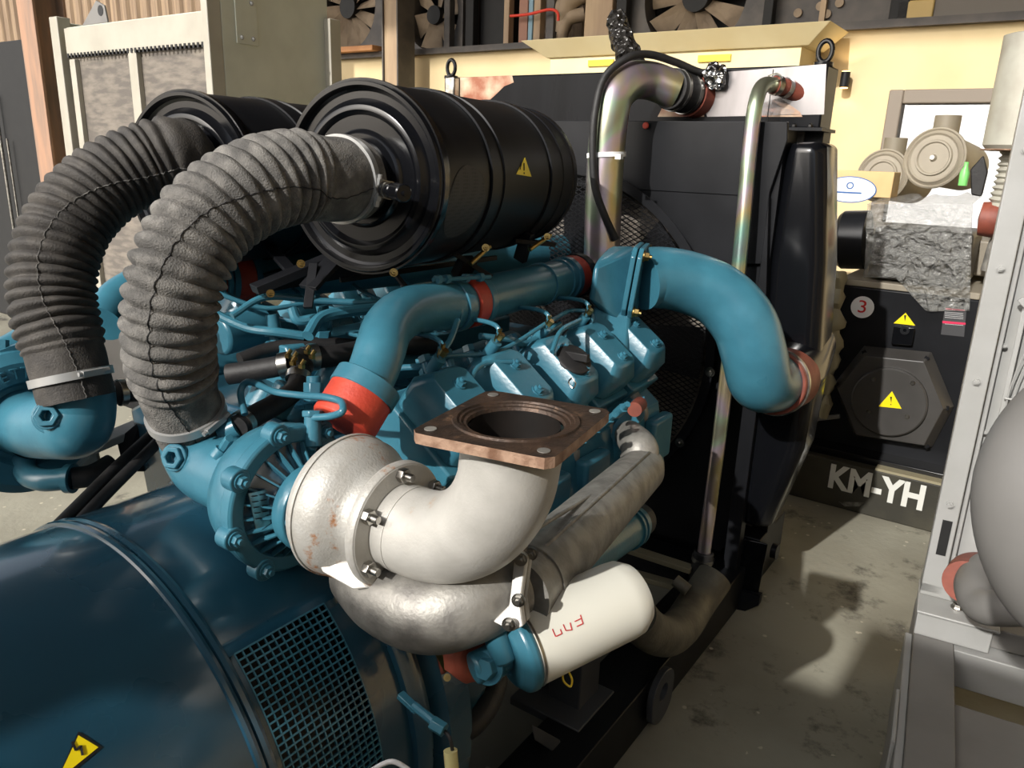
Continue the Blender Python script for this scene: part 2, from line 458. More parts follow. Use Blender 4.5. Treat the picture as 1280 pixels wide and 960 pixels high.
# ------------------------------------------------------------------ alternator
AC = V((-1.286, 0, .466)); AR = .478
def alternator():
    t = thing('alternator', 'large dark teal cylindrical alternator housing in the lower left foreground', 'alternator', (AC.x, 0.1, 0))
    p = [( -.95, 0), (-.95, .3), (-.9, .42), (-.8, .465), (.59, .465), (.592, .470), (.598, .472), (.604, .470), (.607, .465)]
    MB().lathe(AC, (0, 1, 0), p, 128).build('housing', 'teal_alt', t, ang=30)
    MB().lathe(AC, (0, 1, 0), [(.607, .464), (.609, .469), (.616, .471), (.622, .469), (.624, .466)], 128).build('rim', 'teal_alt', t, ang=30)
    # drive end shell with the opening for the mesh guard (angles seen from +X side)
    a0, a1 = R(-30), R(47)
    s = MB()
    x, y, n = V((1, 0, 0)), V((0, 0, 1)), V((0, 1, 0))
    def arc(b0, b1, y0, y1, r, k=48, th=.012):
        for i in range(k):
            f0 = b0 + (b1 - b0) * i / k; f1 = b0 + (b1 - b0) * (i + 1) / k
            P = lambda f, yy, rr: AC + V((math.cos(f) * rr, yy, math.sin(f) * rr))
            A = [P(f0, y0, r), P(f1, y0, r), P(f1, y1, r), P(f0, y1, r)]
            s.face(A)
    arc(a1, a0 + 2 * PI, .622, .9, .466, 90)
    arc(a0, a1, .622, .634, .466, 40); arc(a0, a1, .824, .9, .466, 40)
    bmesh.ops.remove_doubles(s.bm, verts=s.bm.verts, dist=.0005)
    s.build('drive_end_shell', 'teal_alt', t, ang=40)
    MB().lathe(AC, (0, 1, 0), [(.62, .40), (.9, .40), (.9, 0)], 64).build('inner_drum', 'ink', t)
    g = MB()
    ny, na = 14, 50
    for i in range(ny):
        yy = .634 + .19 * i / (ny - 1)
        for j in range(26):
            f0 = a0 + (a1 - a0) * j / 26; f1 = a0 + (a1 - a0) * (j + 1) / 26
            P = lambda f, d: AC + V((math.cos(f) * (.467 + d), yy, math.sin(f) * (.467 + d)))
            g.face([P(f0, 0) - V((0, .0013, 0)), P(f1, 0) - V((0, .0013, 0)), P(f1, 0) + V((0, .0013, 0)), P(f0, 0) + V((0, .0013, 0))])
            g.face([P(f0, 0), P(f1, 0), P(f1, -.006), P(f0, -.006)])
    for j in range(na + 1):
        f = a0 + (a1 - a0) * j / na
        d = .0016 / .467
        P = lambda ff, yy, r=.4675: AC + V((math.cos(ff) * r, yy, math.sin(ff) * r))
        g.face([P(f - d, .634), P(f + d, .634), P(f + d, .824), P(f - d, .824)])
        g.face([P(f, .634), P(f, .824), P(f, .824, .461), P(f, .634, .461)])
    g.build('mesh_guard', 'teal', t, ang=20)
    # coupling flange to the engine
    MB().lathe(AC, (0, 1, 0), [(.9, .3), (.9, .48), (.915, .49), (.93, .49), (.94, .47), (.955, .47)], 96).build('coupling_flange', 'teal_alt', t)
    # feet
    for sx in (-1, 1):
        MB().boxp((AC.x + sx * .36 - .06, -.5, .1), (AC.x + sx * .36 + .06, .5, .2)).build('foot', 'teal_alt', t, bevel=.006)
    # warning sticker
    c = at(97, 945, Y=.17)
    def on(u, v, r=.4672):
        # intersection of a view ray with the barrel
        d = ray(u, v); o = EYE - AC
        a = d.x**2 + d.z**2; bq = 2 * (o.x * d.x + o.z * d.z); cc = o.x**2 + o.z**2 - r * r
        tt = (-bq - math.sqrt(max(bq * bq - 4 * a * cc, 0))) / (2 * a)
        return EYE + d * tt
    def patch(name, pts, m, r, vec=.0006, par=t):
        q = [on(u, v, r) for u, v in pts]
        return MB().face(q) and None
    def curved(name, tri, m, r, n=14):
        mb = MB()
        A, B, C_ = [V(on(u, v, r)) for u, v in tri]
        for i in range(n):
            for j in range(n - i):
                def q(i, j):
                    w = A + (B - A) * (i / n) + (C_ - A) * (j / n)
                    rad = V((w.x - AC.x, 0, w.z - AC.z)); rad.normalize()
                    return V((AC.x, w.y, AC.z)) + rad * r
                mb.face([q(i, j), q(i + 1, j), q(i, j + 1)])
                if j < n - i - 1: mb.face([q(i + 1, j), q(i + 1, j + 1), q(i, j + 1)])
        bmesh.ops.remove_doubles(mb.bm, verts=mb.bm.verts, dist=.00005)
        return mb.build(name, m, t)
    curved('warning_sticker', [(66, 985), (98, 914), (128, 934)], 'ink', .4662)['label'] = 'black border of the yellow warning triangle'
    # main triangle of the sign, apex up along the barrel
    curved('warning_sticker', [(71, 976), (98, 919), (123, 934)], 'sticker_y', .4668)
    z = MB()
    pts = [(84, 925), (92, 940), (98, 936), (95, 952), (100, 951)]
    Q = [on(u, v, .4678) for u, v in [(90, 927), (95, 938), (101, 932), (103, 944)]]
    for a, b in zip(Q, Q[1:]): z.bar(a, b, .003, .0012)
    z.build('lightning_mark', 'ink', t)
    return t
alternator()

# ------------------------------------------------------------------ air cleaners
def air_cleaner(name, F, B, rad, label, detail, inlet_len=.09, r_in=.078):
    F = V(F); B = V(B); ax = (B - F).normalized(); L = (B - F).length
    t = thing(name, label, 'air filter', (F + B) / 2 - V((0, 0, rad)), None)
    r = rad
    MB().lathe(F, ax, [(0.004, r * .985), (.02, r), (L * .36, r), (L * .362, r + .004), (L * .372, r + .004), (L * .374, r), (L * .84, r), (L * .843, r + .003), (L * .86, r + .003), (L * .863, r * .985),
                       (L * .95, r * .985), (L * .955, r * 1.0), (L * .985, r * 1.0), (L, r * .97), (L, r * .4), (L * 1.0, 0)], 96).build('canister', 'black_satin', t, ang=30)
    pr = [(.012, r * .93), (-.006, r * 1.0), (-.010, r * .99), (-.010, r * .955), (.004, r * .93), (.008, r * .90), (.008, r * .83), (.0, r * .79), (-.008, r * .76), (-.010, r * .73), (-.010, r * .71),
          (-.004, r * .68), (.0, r * .66), (.0, r * .52), (-.006, r * .5), (-.01, r * .47), (-.01, 0)]
    MB().lathe(F, ax, [(.03, r * 1.005), (.0, r * 1.012), (-.006, r * 1.0)] + pr[1:], 96).build('end_cover', 'black_gloss', t, ang=30)
    MB().ring(F + ax * .0, F + ax * .012, r * 1.0, .006, 96).build('clamp_band', 'black_gloss', t, ang=30)
    MB().lathe(F, ax, [(-.008, r_in * .98), (-inlet_len, r_in * .98), (-inlet_len, r_in * .8), (0, r_in * .8)], 48).build('inlet_neck', 'black_satin', t)
    for q in (.30, .75):
        # mounting saddle and strap bolt under the canister
        c = F + ax * L * q + V((0, 0, -r))
        s = MB(); s.lathe(F + ax * (L * q - .02), ax, [(0, r + .001), (0, r + .006), (.04, r + .006), (.04, r + .001), (0, r + .001)], 96).build('strap', 'black_satin', t)
    return t, ax, L
F1 = V((-1.232, 1.2, 1.543)); B1 = V((-1.372, 1.98, 1.543)); R1 = .196
t1, ax1, L1 = air_cleaner('air_cleaner', F1, B1, R1, 'black drum air cleaner at the front, with yellow warning triangle and perforated side window', True)
F2 = V((-1.745, 1.125, 1.515)); B2 = V((-1.88, 1.9, 1.515)); R2 = .205
t2, ax2, L2 = air_cleaner('air_cleaner', F2, B2, R2, 'black drum air cleaner at the back left, half hidden behind the nearer one', False)
def cleaner_detail():
    def on(u, v, r):
        d = ray(u, v); o = EYE - F1
        dd = d - ax1 * d.dot(ax1); oo = o - ax1 * o.dot(ax1)
        a = dd.dot(dd); b = 2 * dd.dot(oo); c = oo.dot(oo) - r * r
        tt = (-b - math.sqrt(max(b * b - 4 * a * c, 0))) / (2 * a)
        return EYE + d * tt
    # perforated oval window following the drum surface
    c = on(583, 255, R1)
    up = V((0, 0, 1))
    h = (c - F1).dot(ax1); rad = (c - F1 - ax1 * h); th0 = math.atan2(rad.z, rad.dot(ax1.cross(up).normalized()))
    xh = ax1.cross(up).normalized()
    def P(hh, th, r): return F1 + ax1 * hh + (xh * math.cos(th) + up * math.sin(th)) * r
    m = MB(); rings = 10; seg = 40
    ea, eb = .085, .42
    prev = None
    cv = m.bm.verts.new(P(h, th0, R1 + .0012))
    for i in range(1, rings + 1):
        cur = [m.bm.verts.new(P(h + ea * i / rings * math.cos(2 * PI * j / seg), th0 + eb * i / rings * math.sin(2 * PI * j / seg), R1 + .0012)) for j in range(seg)]
        for j in range(seg):
            if prev is None: m.bm.faces.new((cv, cur[j], cur[(j + 1) % seg]))
            else: m.bm.faces.new((prev[j], cur[j], cur[(j + 1) % seg], prev[(j + 1) % seg]))
        prev = cur
    m.build('inlet_screen', 'perf', t1)
    q = [on(u, v, R1 + .001) for u, v in ((656, 197), (664, 221), (645, 218))]
    nrm = (q[0] - F1 - ax1 * (q[0] - F1).dot(ax1)).normalized()
    MB().prism(q, nrm * .001).build('warning_sticker', 'sticker_y', t1)
    z = MB(); z.bar(on(655, 204, R1 + .002), on(655, 213, R1 + .002), .003, .0015); z.bar(on(655, 215.5, R1 + .002), on(655, 217.5, R1 + .002), .003, .0015)
    z.bar(on(650, 212, R1 + .002), on(653, 200, R1 + .002), .002, .001)
    z.build('warning_mark', 'ink', t1)
    # service indicator on the end cover
    a = F1 + (at(472, 234, Y=1.16) - F1) * 1.0; b = at(508, 243, Y=1.14)
    a = at(474, 235, Y=1.165); b = at(505, 242, Y=1.115)
    m = MB(); d = (b - a).normalized(); L = (b - a).length
    m.lathe(a, d, [(0, 0), (0, .012), (L * .2, .012), (L * .2, .016), (L * .6, .016), (L * .62, .014), (L * .66, .014), (L * .68, .0175), (L * .98, .0175), (L, .015), (L, .005), (L * 1.06, .004), (L * 1.06, 0)], 24)
    m.build('service_indicator', 'black_gloss', t1)
    m = MB()
    for q in (.1, .22, .42): m.lathe(a, d, [(L * q, .0165), (L * q, .0178), (L * (q + .05), .0178), (L * (q + .05), .0165)], 24)
    m.build('service_indicator_ring', 'steel', t1)
cleaner_detail()

# mounting brackets of the air cleaners
def brackets():
    t = thing('air_cleaner_mount', 'black steel angle bracket legs holding up the two drum air cleaners', 'bracket', (-1.5, 1.5, 1.15))
    def leg(pts, w=.03, h=.008, name='leg'):
        m = MB()
        for a, b in zip(pts, pts[1:]): m.bar(a, b, w, h)
        m.build(name, 'black_satin', t, bevel=.001)
    leg([at(318, 362, D=1.75), at(425, 318, D=1.85)], .05, .02)
    leg([at(385, 360, D=1.72), at(440, 300, D=1.8)], .055, .01)
    leg([at(385, 385, D=1.7), at(392, 330, D=1.75)], .02, .01)
    leg([at(330, 300, D=2.0), at(365, 340, D=1.85)], .03, .01)
    leg([at(490, 338, D=1.68), at(508, 360, D=1.68)], .018, .006)
    leg([at(425, 350, D=1.8), at(620, 322, D=2.05)], .012, .012, 'cross_rod')
    leg([at(560, 312, D=1.85), at(612, 345, D=1.9)], .045, .012)
    leg([at(585, 325, D=1.86), at(575, 345, D=1.9)], .04, .03)
    leg([at(640, 300, D=2.1), at(690, 305, D=2.15)], .05, .012)
    leg([at(660, 290, D=2.1), at(650, 325, D=2.15)], .035, .02)
    leg([at(330, 352, D=2.1), at(540, 315, D=2.3)], .06, .05, 'rail')
    m = MB()
    for u, v, D in ((376, 330, 1.66), (338, 367, 1.7), (607, 310, 1.78), (684, 296, 2.0), (492, 341, 1.63)):
        m.bolt(at(u, v, D=D), EYE - at(u, v, D=D) + V((.3, 0, .5)), .006, .012)
    m.build('bolt', 'brass', t)
    m = MB()
    m.mark(); m.cyl(at(588, 330, D=1.76), at(612, 308, D=1.8), .006, seg=10); m.mark(); m.cyl(at(662, 312, D=1.98), at(688, 294, D=2.02), .006, seg=10)
    m.build('clamp_screw', 'brass', t)
brackets()

# ------------------------------------------------------------------ corrugated hoses
def hose(name, pts, label, m, r0, r1, ribs, cuff0, cuff1, amp=.006):
    P = smooth_path(pts, 10)
    t = thing(name, label, 'hose', P[-1] - V((0, 0, .02)))
    tot = sum((b - a).length for a, b in zip(P, P[1:]))
    def rf(f, L):
        base = r0 + (r1 - r0) * f
        a = min(max((f - cuff0) / .03, 0), 1) * min(max((1 - cuff1 - f) / .03, 0), 1)
        w = (f - cuff0) / (1 - cuff0 - cuff1) * ribs * 2 * PI
        return base + amp * a * (abs(math.cos(w / 2)) ** .8 * 2 - 1.25) - (.004 if a == 0 else 0)
    mb = MB().tube(pts, r0, seg=48, n=ribs * 10, rf=rf, k=10, cap=False)
    mb.noise(.0016, 30)
    mb.build('bellows', m, t, ang=60)
    # seam thread along the outer face
    Pn = resample(P, ribs * 6)
    seam = MB(); sp = []
    N = len(Pn)
    for i in range(int(N * cuff0 * .4), N):
        T = (Pn[min(i + 1, N - 1)] - Pn[max(i - 1, 0)]).normalized()
        toc = (EYE + V((-.15, -.3, .0)) - Pn[i]); side = T.cross(toc).normalized()
        d = (toc - T * toc.dot(T)).normalized()
        d = (d + side * (-.12 - .3 * math.sin(i * .05))).normalized()
        f = i / (N - 1)
        sp.append(Pn[i] + d * (rf(f, 0) + .0012) + side * .0012 * math.sin(i * 2.1))
    seam.tube(sp, .0011, seg=5, sm=False)
    seam.build('seam', 'rubber' if m == 'hose' else 'hose', t)
    def clamp(f, w, steel='clamp', ear=True):
        i = int(f * (N - 1)); T = (Pn[min(i + 1, N - 1)] - Pn[max(i - 1, 0)]).normalized()
        r = rf(f, 0) + .0015
        MB().ring(Pn[i] - T * w / 2, Pn[i] + T * w / 2, r - .003, .0075, 64).build('hose_clamp', steel, t)
        if ear:
            toc = (EYE + V((.1, 0, .25)) - Pn[i]); d = (toc - T * toc.dot(T)).normalized(); s = T.cross(d)
            d = (d - s * .5).normalized(); s = T.cross(d)
            c = Pn[i] + d * (r + .006)
            mm = MB(); mm.bar(c - s * .022, c + s * .022, .011, .011); mm.cyl(c - s * .034, c - s * .02, .006, seg=6); mm.cyl(c + s * .02, c + s * .03, .0045, seg=10)
            mm.build('clamp_screw', steel, t)
    clamp(.055, .016); clamp(1 - cuff1 * .42, .017)
    return t
hose('air_intake_hose', [F1 - ax1 * .035, F1 - ax1 * .12, (-1.215, 1.0, 1.548), (-1.215, .9, 1.525), (-1.222, .81, 1.47), (-1.225, .75, 1.38), (-1.24, .735, 1.28), (-1.265, .755, 1.18), at(243, 542, D=1.48)],
     'thick corrugated grey rubber hose arching in front, from the nearer air cleaner', 'hose', .088, .070, 23, .16, .15, .007)
hose('air_intake_hose', [F2 - ax2 * .02, at(222, 196, D=1.76), at(180, 206, D=1.72), at(135, 228, D=1.68), at(95, 266, D=1.64), at(70, 318, D=1.61), at(66, 375, D=1.6), at(80, 435, D=1.6), at(97, 500, D=1.61)],
     'dark corrugated rubber hose at the far left, running down from the rear air cleaner', 'hose2', .086, .078, 26, .12, .14, .006)

# ------------------------------------------------------------------ engine
def engine():
    E = thing('diesel_engine', 'large teal painted V diesel engine behind the alternator, full of pipes', 'engine', (-1.45, 1.5, .3))
    b = MB()
    b.hull([(x, y, z) for y in (.97, 2.15) for x, z in ((-1.85, .95), (-1.75, .35), (-1.6, .22), (-1.2, .22), (-1.05, .35), (-.98, .8), (-1.02, .98), (-1.25, 1.05), (-1.65, 1.05))])
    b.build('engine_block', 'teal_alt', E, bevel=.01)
    b = MB()
    ys = [1.19, 1.39, 1.60, 1.80, 2.0]
    # flywheel housing
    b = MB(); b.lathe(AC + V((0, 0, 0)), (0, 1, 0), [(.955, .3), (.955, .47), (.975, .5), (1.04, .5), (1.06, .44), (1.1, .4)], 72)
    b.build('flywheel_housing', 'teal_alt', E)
    b = MB(); q = [at(455, 745, Y=.97), at(505, 765, Y=.97), at(510, 800, Y=.97), at(505, 905, Y=.97), at(455, 930, Y=.97), at(440, 800, Y=.97)]
    b.prism(q, (0, .03, 0)); b.build('support_plate', 'teal_alt', E, bevel=.003)
    m = MB()
    for u, v in ((470, 766), (498, 805), (465, 835)): m.mark(); m.cyl(at(u, v, Y=.968), at(u, v, Y=.968) + V((0, .01, 0)), .012)
    m.build('bolt_hole', 'ink', E)
    # heads and rocker covers, both banks
    for side in (1, -1):
        for i, yy in enumerate(ys):
            cxx = -1.45 + side * .47
            o = V((cxx, yy, 1.06)); u = V((side * .80, 0, -.60)); v = V((side * .60, 0, .80))
            m = MB(); m.prism([o + u * a + v * c - V((0, .085, 0)) for a, c in ((-.12, -.14), (.1, -.14), (.115, -.02), (-.12, -.02))], (0, .17, 0))
            m.build('cylinder_head', 'teal', E, bevel=.006)
            m = MB()
            base = [(-.085, -.072), (.085, -.072), (.1, -.05), (.1, .05), (.085, .072), (-.085, .072), (-.1, .05), (-.1, -.05)]
            top = [(a * .74, c * .72) for a, c in base]
            pts = [o + u * a + V((0, c, 0)) + v * -.02 for a, c in base] + [o + u * a + V((0, c, 0)) + v * .045 for a, c in base] + [o + u * a + V((0, c, 0)) + v * .085 for a, c in top]
            m.hull(pts)
            rcv = m.build('rocker_cover', 'teal', E, bevel=.007, seg=3)
            m = MB()
            m.bolt(o + v * .085 + u * -.03, v, .01, .012)
            m.bolt(o + v * .085 + u * .05, v, .01, .012)
            m.build('cover_bolt', 'teal', rcv)
            # exhaust runner below the head
            m = MB(); m.tube([o + u * .1 + v * -.08, o + u * .16 + v * -.1, o + u * .17 + v * -.15 + V((0, 0, -.04))], .022, seg=16)
            m.build('exhaust_port', 'alu_dark', E)
            # injector with brass union
            p = o + u * -.1 + v * .0
            m = MB(); m.cyl(p, p + v * .09, .014, seg=12); m.cyl(p + v * .03, p + v * .045, .02, seg=6); m.build('injector', 'teal', E)
            if side > 0:
                m = MB(); m.cyl(p + v * .085, p + v * .13 + V((-.015, 0, 0)), .006, seg=8); m.lathe(p + v * .1 , v, [(0, 0), (0, .009), (.015, .009), (.015, 0)], 6); m.build('fuel_union', 'brass', E)
            # high pressure fuel pipe looping to the valley pump
            m = MB(); m.tube([p + v * .09, p + v * .13 + V((-side * .02, 0, .0)), p + V((-side * .09, .03, .10)), p + V((-side * .16, .02, .08)), V((-1.45 + side * .07, yy * .8 + .33, 1.17))], .0055, seg=8)
            m.build('fuel_pipe', 'teal', E)
    # oil filler cap
    o = at(712, 458, X=-.93)
    n = V((.55, -.25, .8)).normalized()
    m = MB(); m.lathe(o, n, [(0, 0), (0, .034), (.012, .042), (.02, .046), (.03, .046), (.034, .04), (.034, 0)], 24); m.box(o + n * .04, (.07, .014, .02))
    m.build('oil_filler_cap', 'rubber', E, bevel=.002)
    m = MB(); m.cyl(o - n * .07, o, .036, seg=24); m.ring(o - n * .015, o - n * .005, .036, .006); m.build('filler_neck', 'teal', E)
    m = MB(); pr = at(715, 472, D=1.72); m.tube([pr, pr + V((.01, 0, -.012)), pr + V((.004, 0, -.024)), pr + V((-.008, 0, -.012)), pr], .0018, seg=6); m.build('split_ring', 'steel', E)
    # injection pump in the valley
    m = MB(); m.boxp((-1.54, 1.1, 1.0), (-1.36, 1.95, 1.12)); m.hull([(x, y, z) for y in (1.12, 1.9) for x, z in ((-1.52, 1.1), (-1.38, 1.1), (-1.41, 1.16), (-1.49, 1.16))])
    m.build('injection_pump', 'teal', E, bevel=.006)
    for i in range(10):
        y = 1.15 + i * .078
        m = MB(); m.cyl((-1.45 + (.03 if i % 2 else -.03), y, 1.15), (-1.45 + (.045 if i % 2 else -.045), y, 1.22), .016, seg=12); m.cyl((-1.45 + (.04 if i % 2 else -.04), y, 1.17), (-1.45 + (.043 if i % 2 else -.043), y, 1.185), .022, seg=6)
        m.build('delivery_valve', 'teal', E)
    # assorted valley pipes seen between the hoses
    for pts, r in (([(290, 395, 1.75), (330, 372, 1.8), (400, 376, 1.85), (470, 378, 1.9), (540, 372, 2.0)], .008),
                   ([(268, 392, 1.8), (310, 410, 1.8), (345, 415, 1.8), (380, 420, 1.82)], .011),
                   ([(385, 420, 1.75), (400, 398, 1.8), (430, 390, 1.85), (480, 385, 1.9)], .014),
                   ([(365, 385, 1.8), (372, 400, 1.8), (395, 398, 1.82)], .012),
                   ([(255, 360, 1.8), (330, 385, 1.85), (380, 380, 1.9), (460, 376, 2.0), (530, 376, 2.1)], .006),
                   ([(500, 460, 1.65), (535, 455, 1.65), (560, 430, 1.68), (572, 400, 1.72)], .007),
                   ([(520, 452, 1.7), (560, 445, 1.7), (620, 440, 1.8), (690, 400, 1.95), (720, 388, 2.1), (740, 392, 2.1), (735, 415, 2.1)], .0055),
                   ([(600, 420, 1.8), (640, 425, 1.85), (655, 430, 1.9), (700, 405, 2.0)], .008),
                   ([(585, 500, 1.6), (590, 470, 1.65), (605, 455, 1.7), (650, 452, 1.75)], .006),
                   ([(645, 505, 1.7), (648, 470, 1.75), (655, 450, 1.8)], .006),
                   ([(690, 440, 1.85), (700, 415, 1.9), (725, 400, 2.0)], .006)):
        MB().tube([at(u, v, D=D) for u, v, D in pts], r, seg=10).build('fuel_pipe', 'teal', E)
    # fat fuel rail / air ducts in the valley
    for a, b_, r in ((at(272, 420, D=1.85), at(330, 405, D=1.95), .05), (at(545, 470, D=1.75), at(640, 430, D=2.2), .04), (at(440, 470, D=1.9), at(560, 455, D=2.1), .05)):
        MB().cyl(a, b_, r).build('water_rail', 'teal', E, bevel=.008)
    for i in range(6):
        a = at(540 + i * 27, 478 - i * 8, D=1.62 + i * .09)
        d = V((.32, -.1, -.5)).normalized()
        m = MB(); m.cyl(a - d * .05, a + d * .05, .011, seg=12); m.cyl(a - d * .06, a - d * .045, .015, seg=6)
        m.build('cover_bolt', 'teal', E)
    # charge air pipe of the near bank
    P = [at(455, 487, Y=.955), at(467, 462, Y=.99), at(475, 438, Y=1.02), at(484, 412, Y=1.08), at(503, 393, Y=1.17), at(532, 384, Y=1.28), at(566, 382, Y=1.40)]
    end = at(722, 344, X=-1.16)
    MB().tube(P + [P[-1].lerp(end, .06)], .066, seg=40, k=10, rf=lambda f, L: .046 + .011 * min(1, f * 1.15)).build('charge_air_elbow', 'teal', E)
    a = P[-1].lerp(end, .06); d = (end - a).normalized()
    m = MB()
    m.ring(a - d * .085, a - d * .075, .056, .006, 40); m.ring(a - d * .05, a - d * .02, .056, .008, 40); m.build('clamp_band', 'teal', E, bevel=.002)
    sup = a - d * .035 + V((0, 0, .08))
    xs = d.cross(V((0, 0, 1))).normalized()
    m = MB(); m.cyl(at(541, 350, D=1.72), at(613, 346, D=1.82), .005, seg=8)
    for u, v, D in ((545, 350, 1.72), (556, 349, 1.74), (580, 348, 1.78), (598, 347, 1.8)): m.lathe(at(u, v, D=D), d, [(0, 0), (0, .011), (.014, .011), (.014, 0)], 6)
    m.build('clamp_bolt', 'teal', E)
    MB().cyl(a - d * .005, a + d * .05, .063, seg=48).build('silicone_coupling', 'red', E, bevel=.004)['label'] = 'orange red silicone coupling'
    MB().ring(a + d * .04, a + d * .062, .056, .010, 48).build('clamp_band', 'teal', E, bevel=.002)
    MB().cyl(a + d * .05, end - d * .05, .0555, seg=48).build('charge_air_pipe', 'teal', E)
    m = MB(); 
    for q in (.62, ): m.ring(a.lerp(end, q), a.lerp(end, q) + d * .008, .0555, .005, 40)
    m.ring(end - d * .12, end - d * .11, .0555, .005, 40); m.ring(end - d * .09, end - d * .07, .0555, .008, 40)
    m.build('clamp_band', 'teal', E)
    MB().cyl(end - d * .072, end - d * .02, .062, seg=48).build('silicone_coupling', 'red', E, bevel=.004)['label'] = 'orange red silicone coupling'
    MB().ring(end - d * .022, end + d * .01, .056, .009, 48).build('clamp_band', 'black_satin', E, bevel=.002)
    # front housing and outlet elbow flange
    hx = lambda u, v, D: at(u, v, D=D)
    m = MB()
    m.hull([hx(742, 330, 2.12), hx(735, 375, 2.15), hx(765, 308, 2.3), hx(795, 308, 2.25), hx(800, 385, 2.25), hx(775, 405, 2.2), hx(742, 385, 2.35), hx(760, 310, 2.5), hx(795, 320, 2.5), hx(790, 400, 2.5)])
    m.build('air_collector_housing', 'teal', E, bevel=.02, seg=4)
    m = MB(); m.hull([hx(742, 380, 2.2), hx(790, 390, 2.2), hx(785, 450, 2.15), hx(735, 440, 2.15), hx(760, 380, 2.5), hx(790, 450, 2.5)])
    m.build('front_casting', 'teal', E, bevel=.015, seg=3)
    fc = at(788, 348, D=2.24)
    u3 = (at(793, 312, D=2.25) - at(786, 386, D=2.25)) 
    ex = V((.9, .32, -.1)).normalized()
    x, y, n = frame(ex)
    m = MB()
    for dd in (0, .018):
        m.prism([fc + ex * dd + x * a * .1 + y * c * .1 for a, c in ((-.75, -1), (.75, -1), (1, -.75), (1, .75), (.75, 1), (-.75, 1), (-1, .75), (-1, -.75))], ex * .014)
    pfl = m.build('pipe_flange', 'teal', E, bevel=.003)
    m = MB()
    for a in (-.8, .8):
        for c in (-.8, .8): m.bolt(fc + ex * .032 + x * a * .1 + y * c * .1, ex, .011, .016)
    m.build('flange_bolt', 'brass', pfl)
    # big outlet elbow to the cooler
    P = [fc + ex * .03, at(850, 350, D=2.27), at(893, 361, D=2.3), at(925, 388, D=2.31), at(944, 425, D=2.32), at(952, 465, D=2.34), at(957, 490, D=2.40), at(975, 490, D=2.52)]
    MB().tube([fc + ex * .03, at(815, 347, D=2.25), at(855, 352, D=2.28), at(900, 371, D=2.29), at(930, 405, D=2.29), at(943, 445, D=2.31), at(950, 474, D=2.36), at(968, 478, D=2.47)], .1, seg=48, k=10,
              rf=lambda f, L: .088 + .008 * min(1, f * 2)).build('charge_air_outlet_elbow', 'teal', E)
    e0 = at(966, 479, D=2.45); e1 = at(992, 470, D=2.62)
    MB().cyl(e0, e0.lerp(e1, .75), .104, seg=48).build('silicone_coupling', 'redbrown', E, bevel=.004)['label'] = 'brown red silicone coupling'
    m = MB(); dd = (e1 - e0).normalized(); m.ring(e0 + dd * .02, e0 + dd * .035, .103, .006, 48); m.build('clamp_band', 'steel', E)
    # far bank charge air pipe
    P = [at(128, 405, D=1.85), at(150, 376, D=1.92), at(190, 357, D=1.98), at(235, 350, D=2.02), at(262, 350, D=2.05)]
    MB().tube(P, .055, seg=32, rf=lambda f, L: .05 + .016 * f).build('charge_air_elbow', 'teal', E)
    a = P[-1]; endL = at(735, 312, X=-1.62); d = (endL - a).normalized()
    m = MB(); m.ring(a - d * .0, a + d * .012, .06, .008, 40); m.ring(a + d * .02, a + d * .03, .062, .012, 40); m.ring(a + d * .035, a + d * .05, .062, .014, 40); m.build('clamp_band', 'teal', E)
    MB().cyl(a + d * .05, a + d * .105, .072, seg=40).build('silicone_coupling', 'red', E, bevel=.003)['label'] = 'orange red silicone coupling'
    m = MB(); m.ring(a + d * .1, a + d * .125, .06, .016, 40); m.build('clamp_band', 'teal', E)
    MB().cyl(a + d * .1, endL, .068, seg=40).build('charge_air_pipe', 'teal', E)
    # red coupling at the compressor outlet
    a = at(428, 532, Y=.9); b_ = at(455, 488, Y=.955); d = (b_ - a).normalized()
    MB().cyl(a, b_, .061, seg=48).build('silicone_coupling', 'red', E, bevel=.005)['label'] = 'orange red silicone coupling'
    m = MB(); m.ring(b_ - d * .012, b_ + d * .02, .047, .017, 48)
    m.build('clamp_band', 'teal', E, bevel=.002)
    # black coolant hoses with clamps
    for pts, r, mm in (([(285, 468, 1.68), (330, 461, 1.68), (362, 455, 1.68)], .023, 'rubber'),
                       ([(378, 448, 1.72), (430, 443, 1.78), (480, 432, 1.9), (540, 430, 2.0)], .026, 'rubber'),
                       ([(300, 450, 1.75), (340, 436, 1.8), (400, 430, 1.85), (455, 433, 1.9)], .017, 'rubber'),
                       ([(376, 462, 1.66), (370, 485, 1.62), (345, 505, 1.56), (318, 520, 1.5), (296, 535, 1.44)], .022, 'rubber'),
                       ([(138, 492, 1.75), (170, 488, 1.78), (215, 485, 1.85)], .026, 'rubber'),
                       ([(45, 685, 1.45), (95, 635, 1.55), (150, 580, 1.7), (205, 530, 1.85)], .013, 'rubber'),
                       ([(75, 680, 1.45), (130, 620, 1.6), (180, 570, 1.72), (230, 520, 1.9)], .013, 'rubber')):
        MB().tube([at(u, v, D=D) for u, v, D in pts], r, seg=20).build('coolant_hose', mm, E)
    m = MB()
    for (u, v, D), (u2, v2, D2), r in (((350, 457, 1.68), (362, 455, 1.68), .025), ((386, 447, 1.72), (396, 446, 1.73), .028), ((374, 468, 1.65), (372, 476, 1.64), .024), ((306, 528, 1.47), (300, 532, 1.455), .024), ((148, 491, 1.75), (156, 490, 1.76), .028)):
        m.ring(at(u, v, D=D), at(u2, v2, D=D2), r, .003)
    m.build('hose_clamp', 'steel', E)
    m = MB()
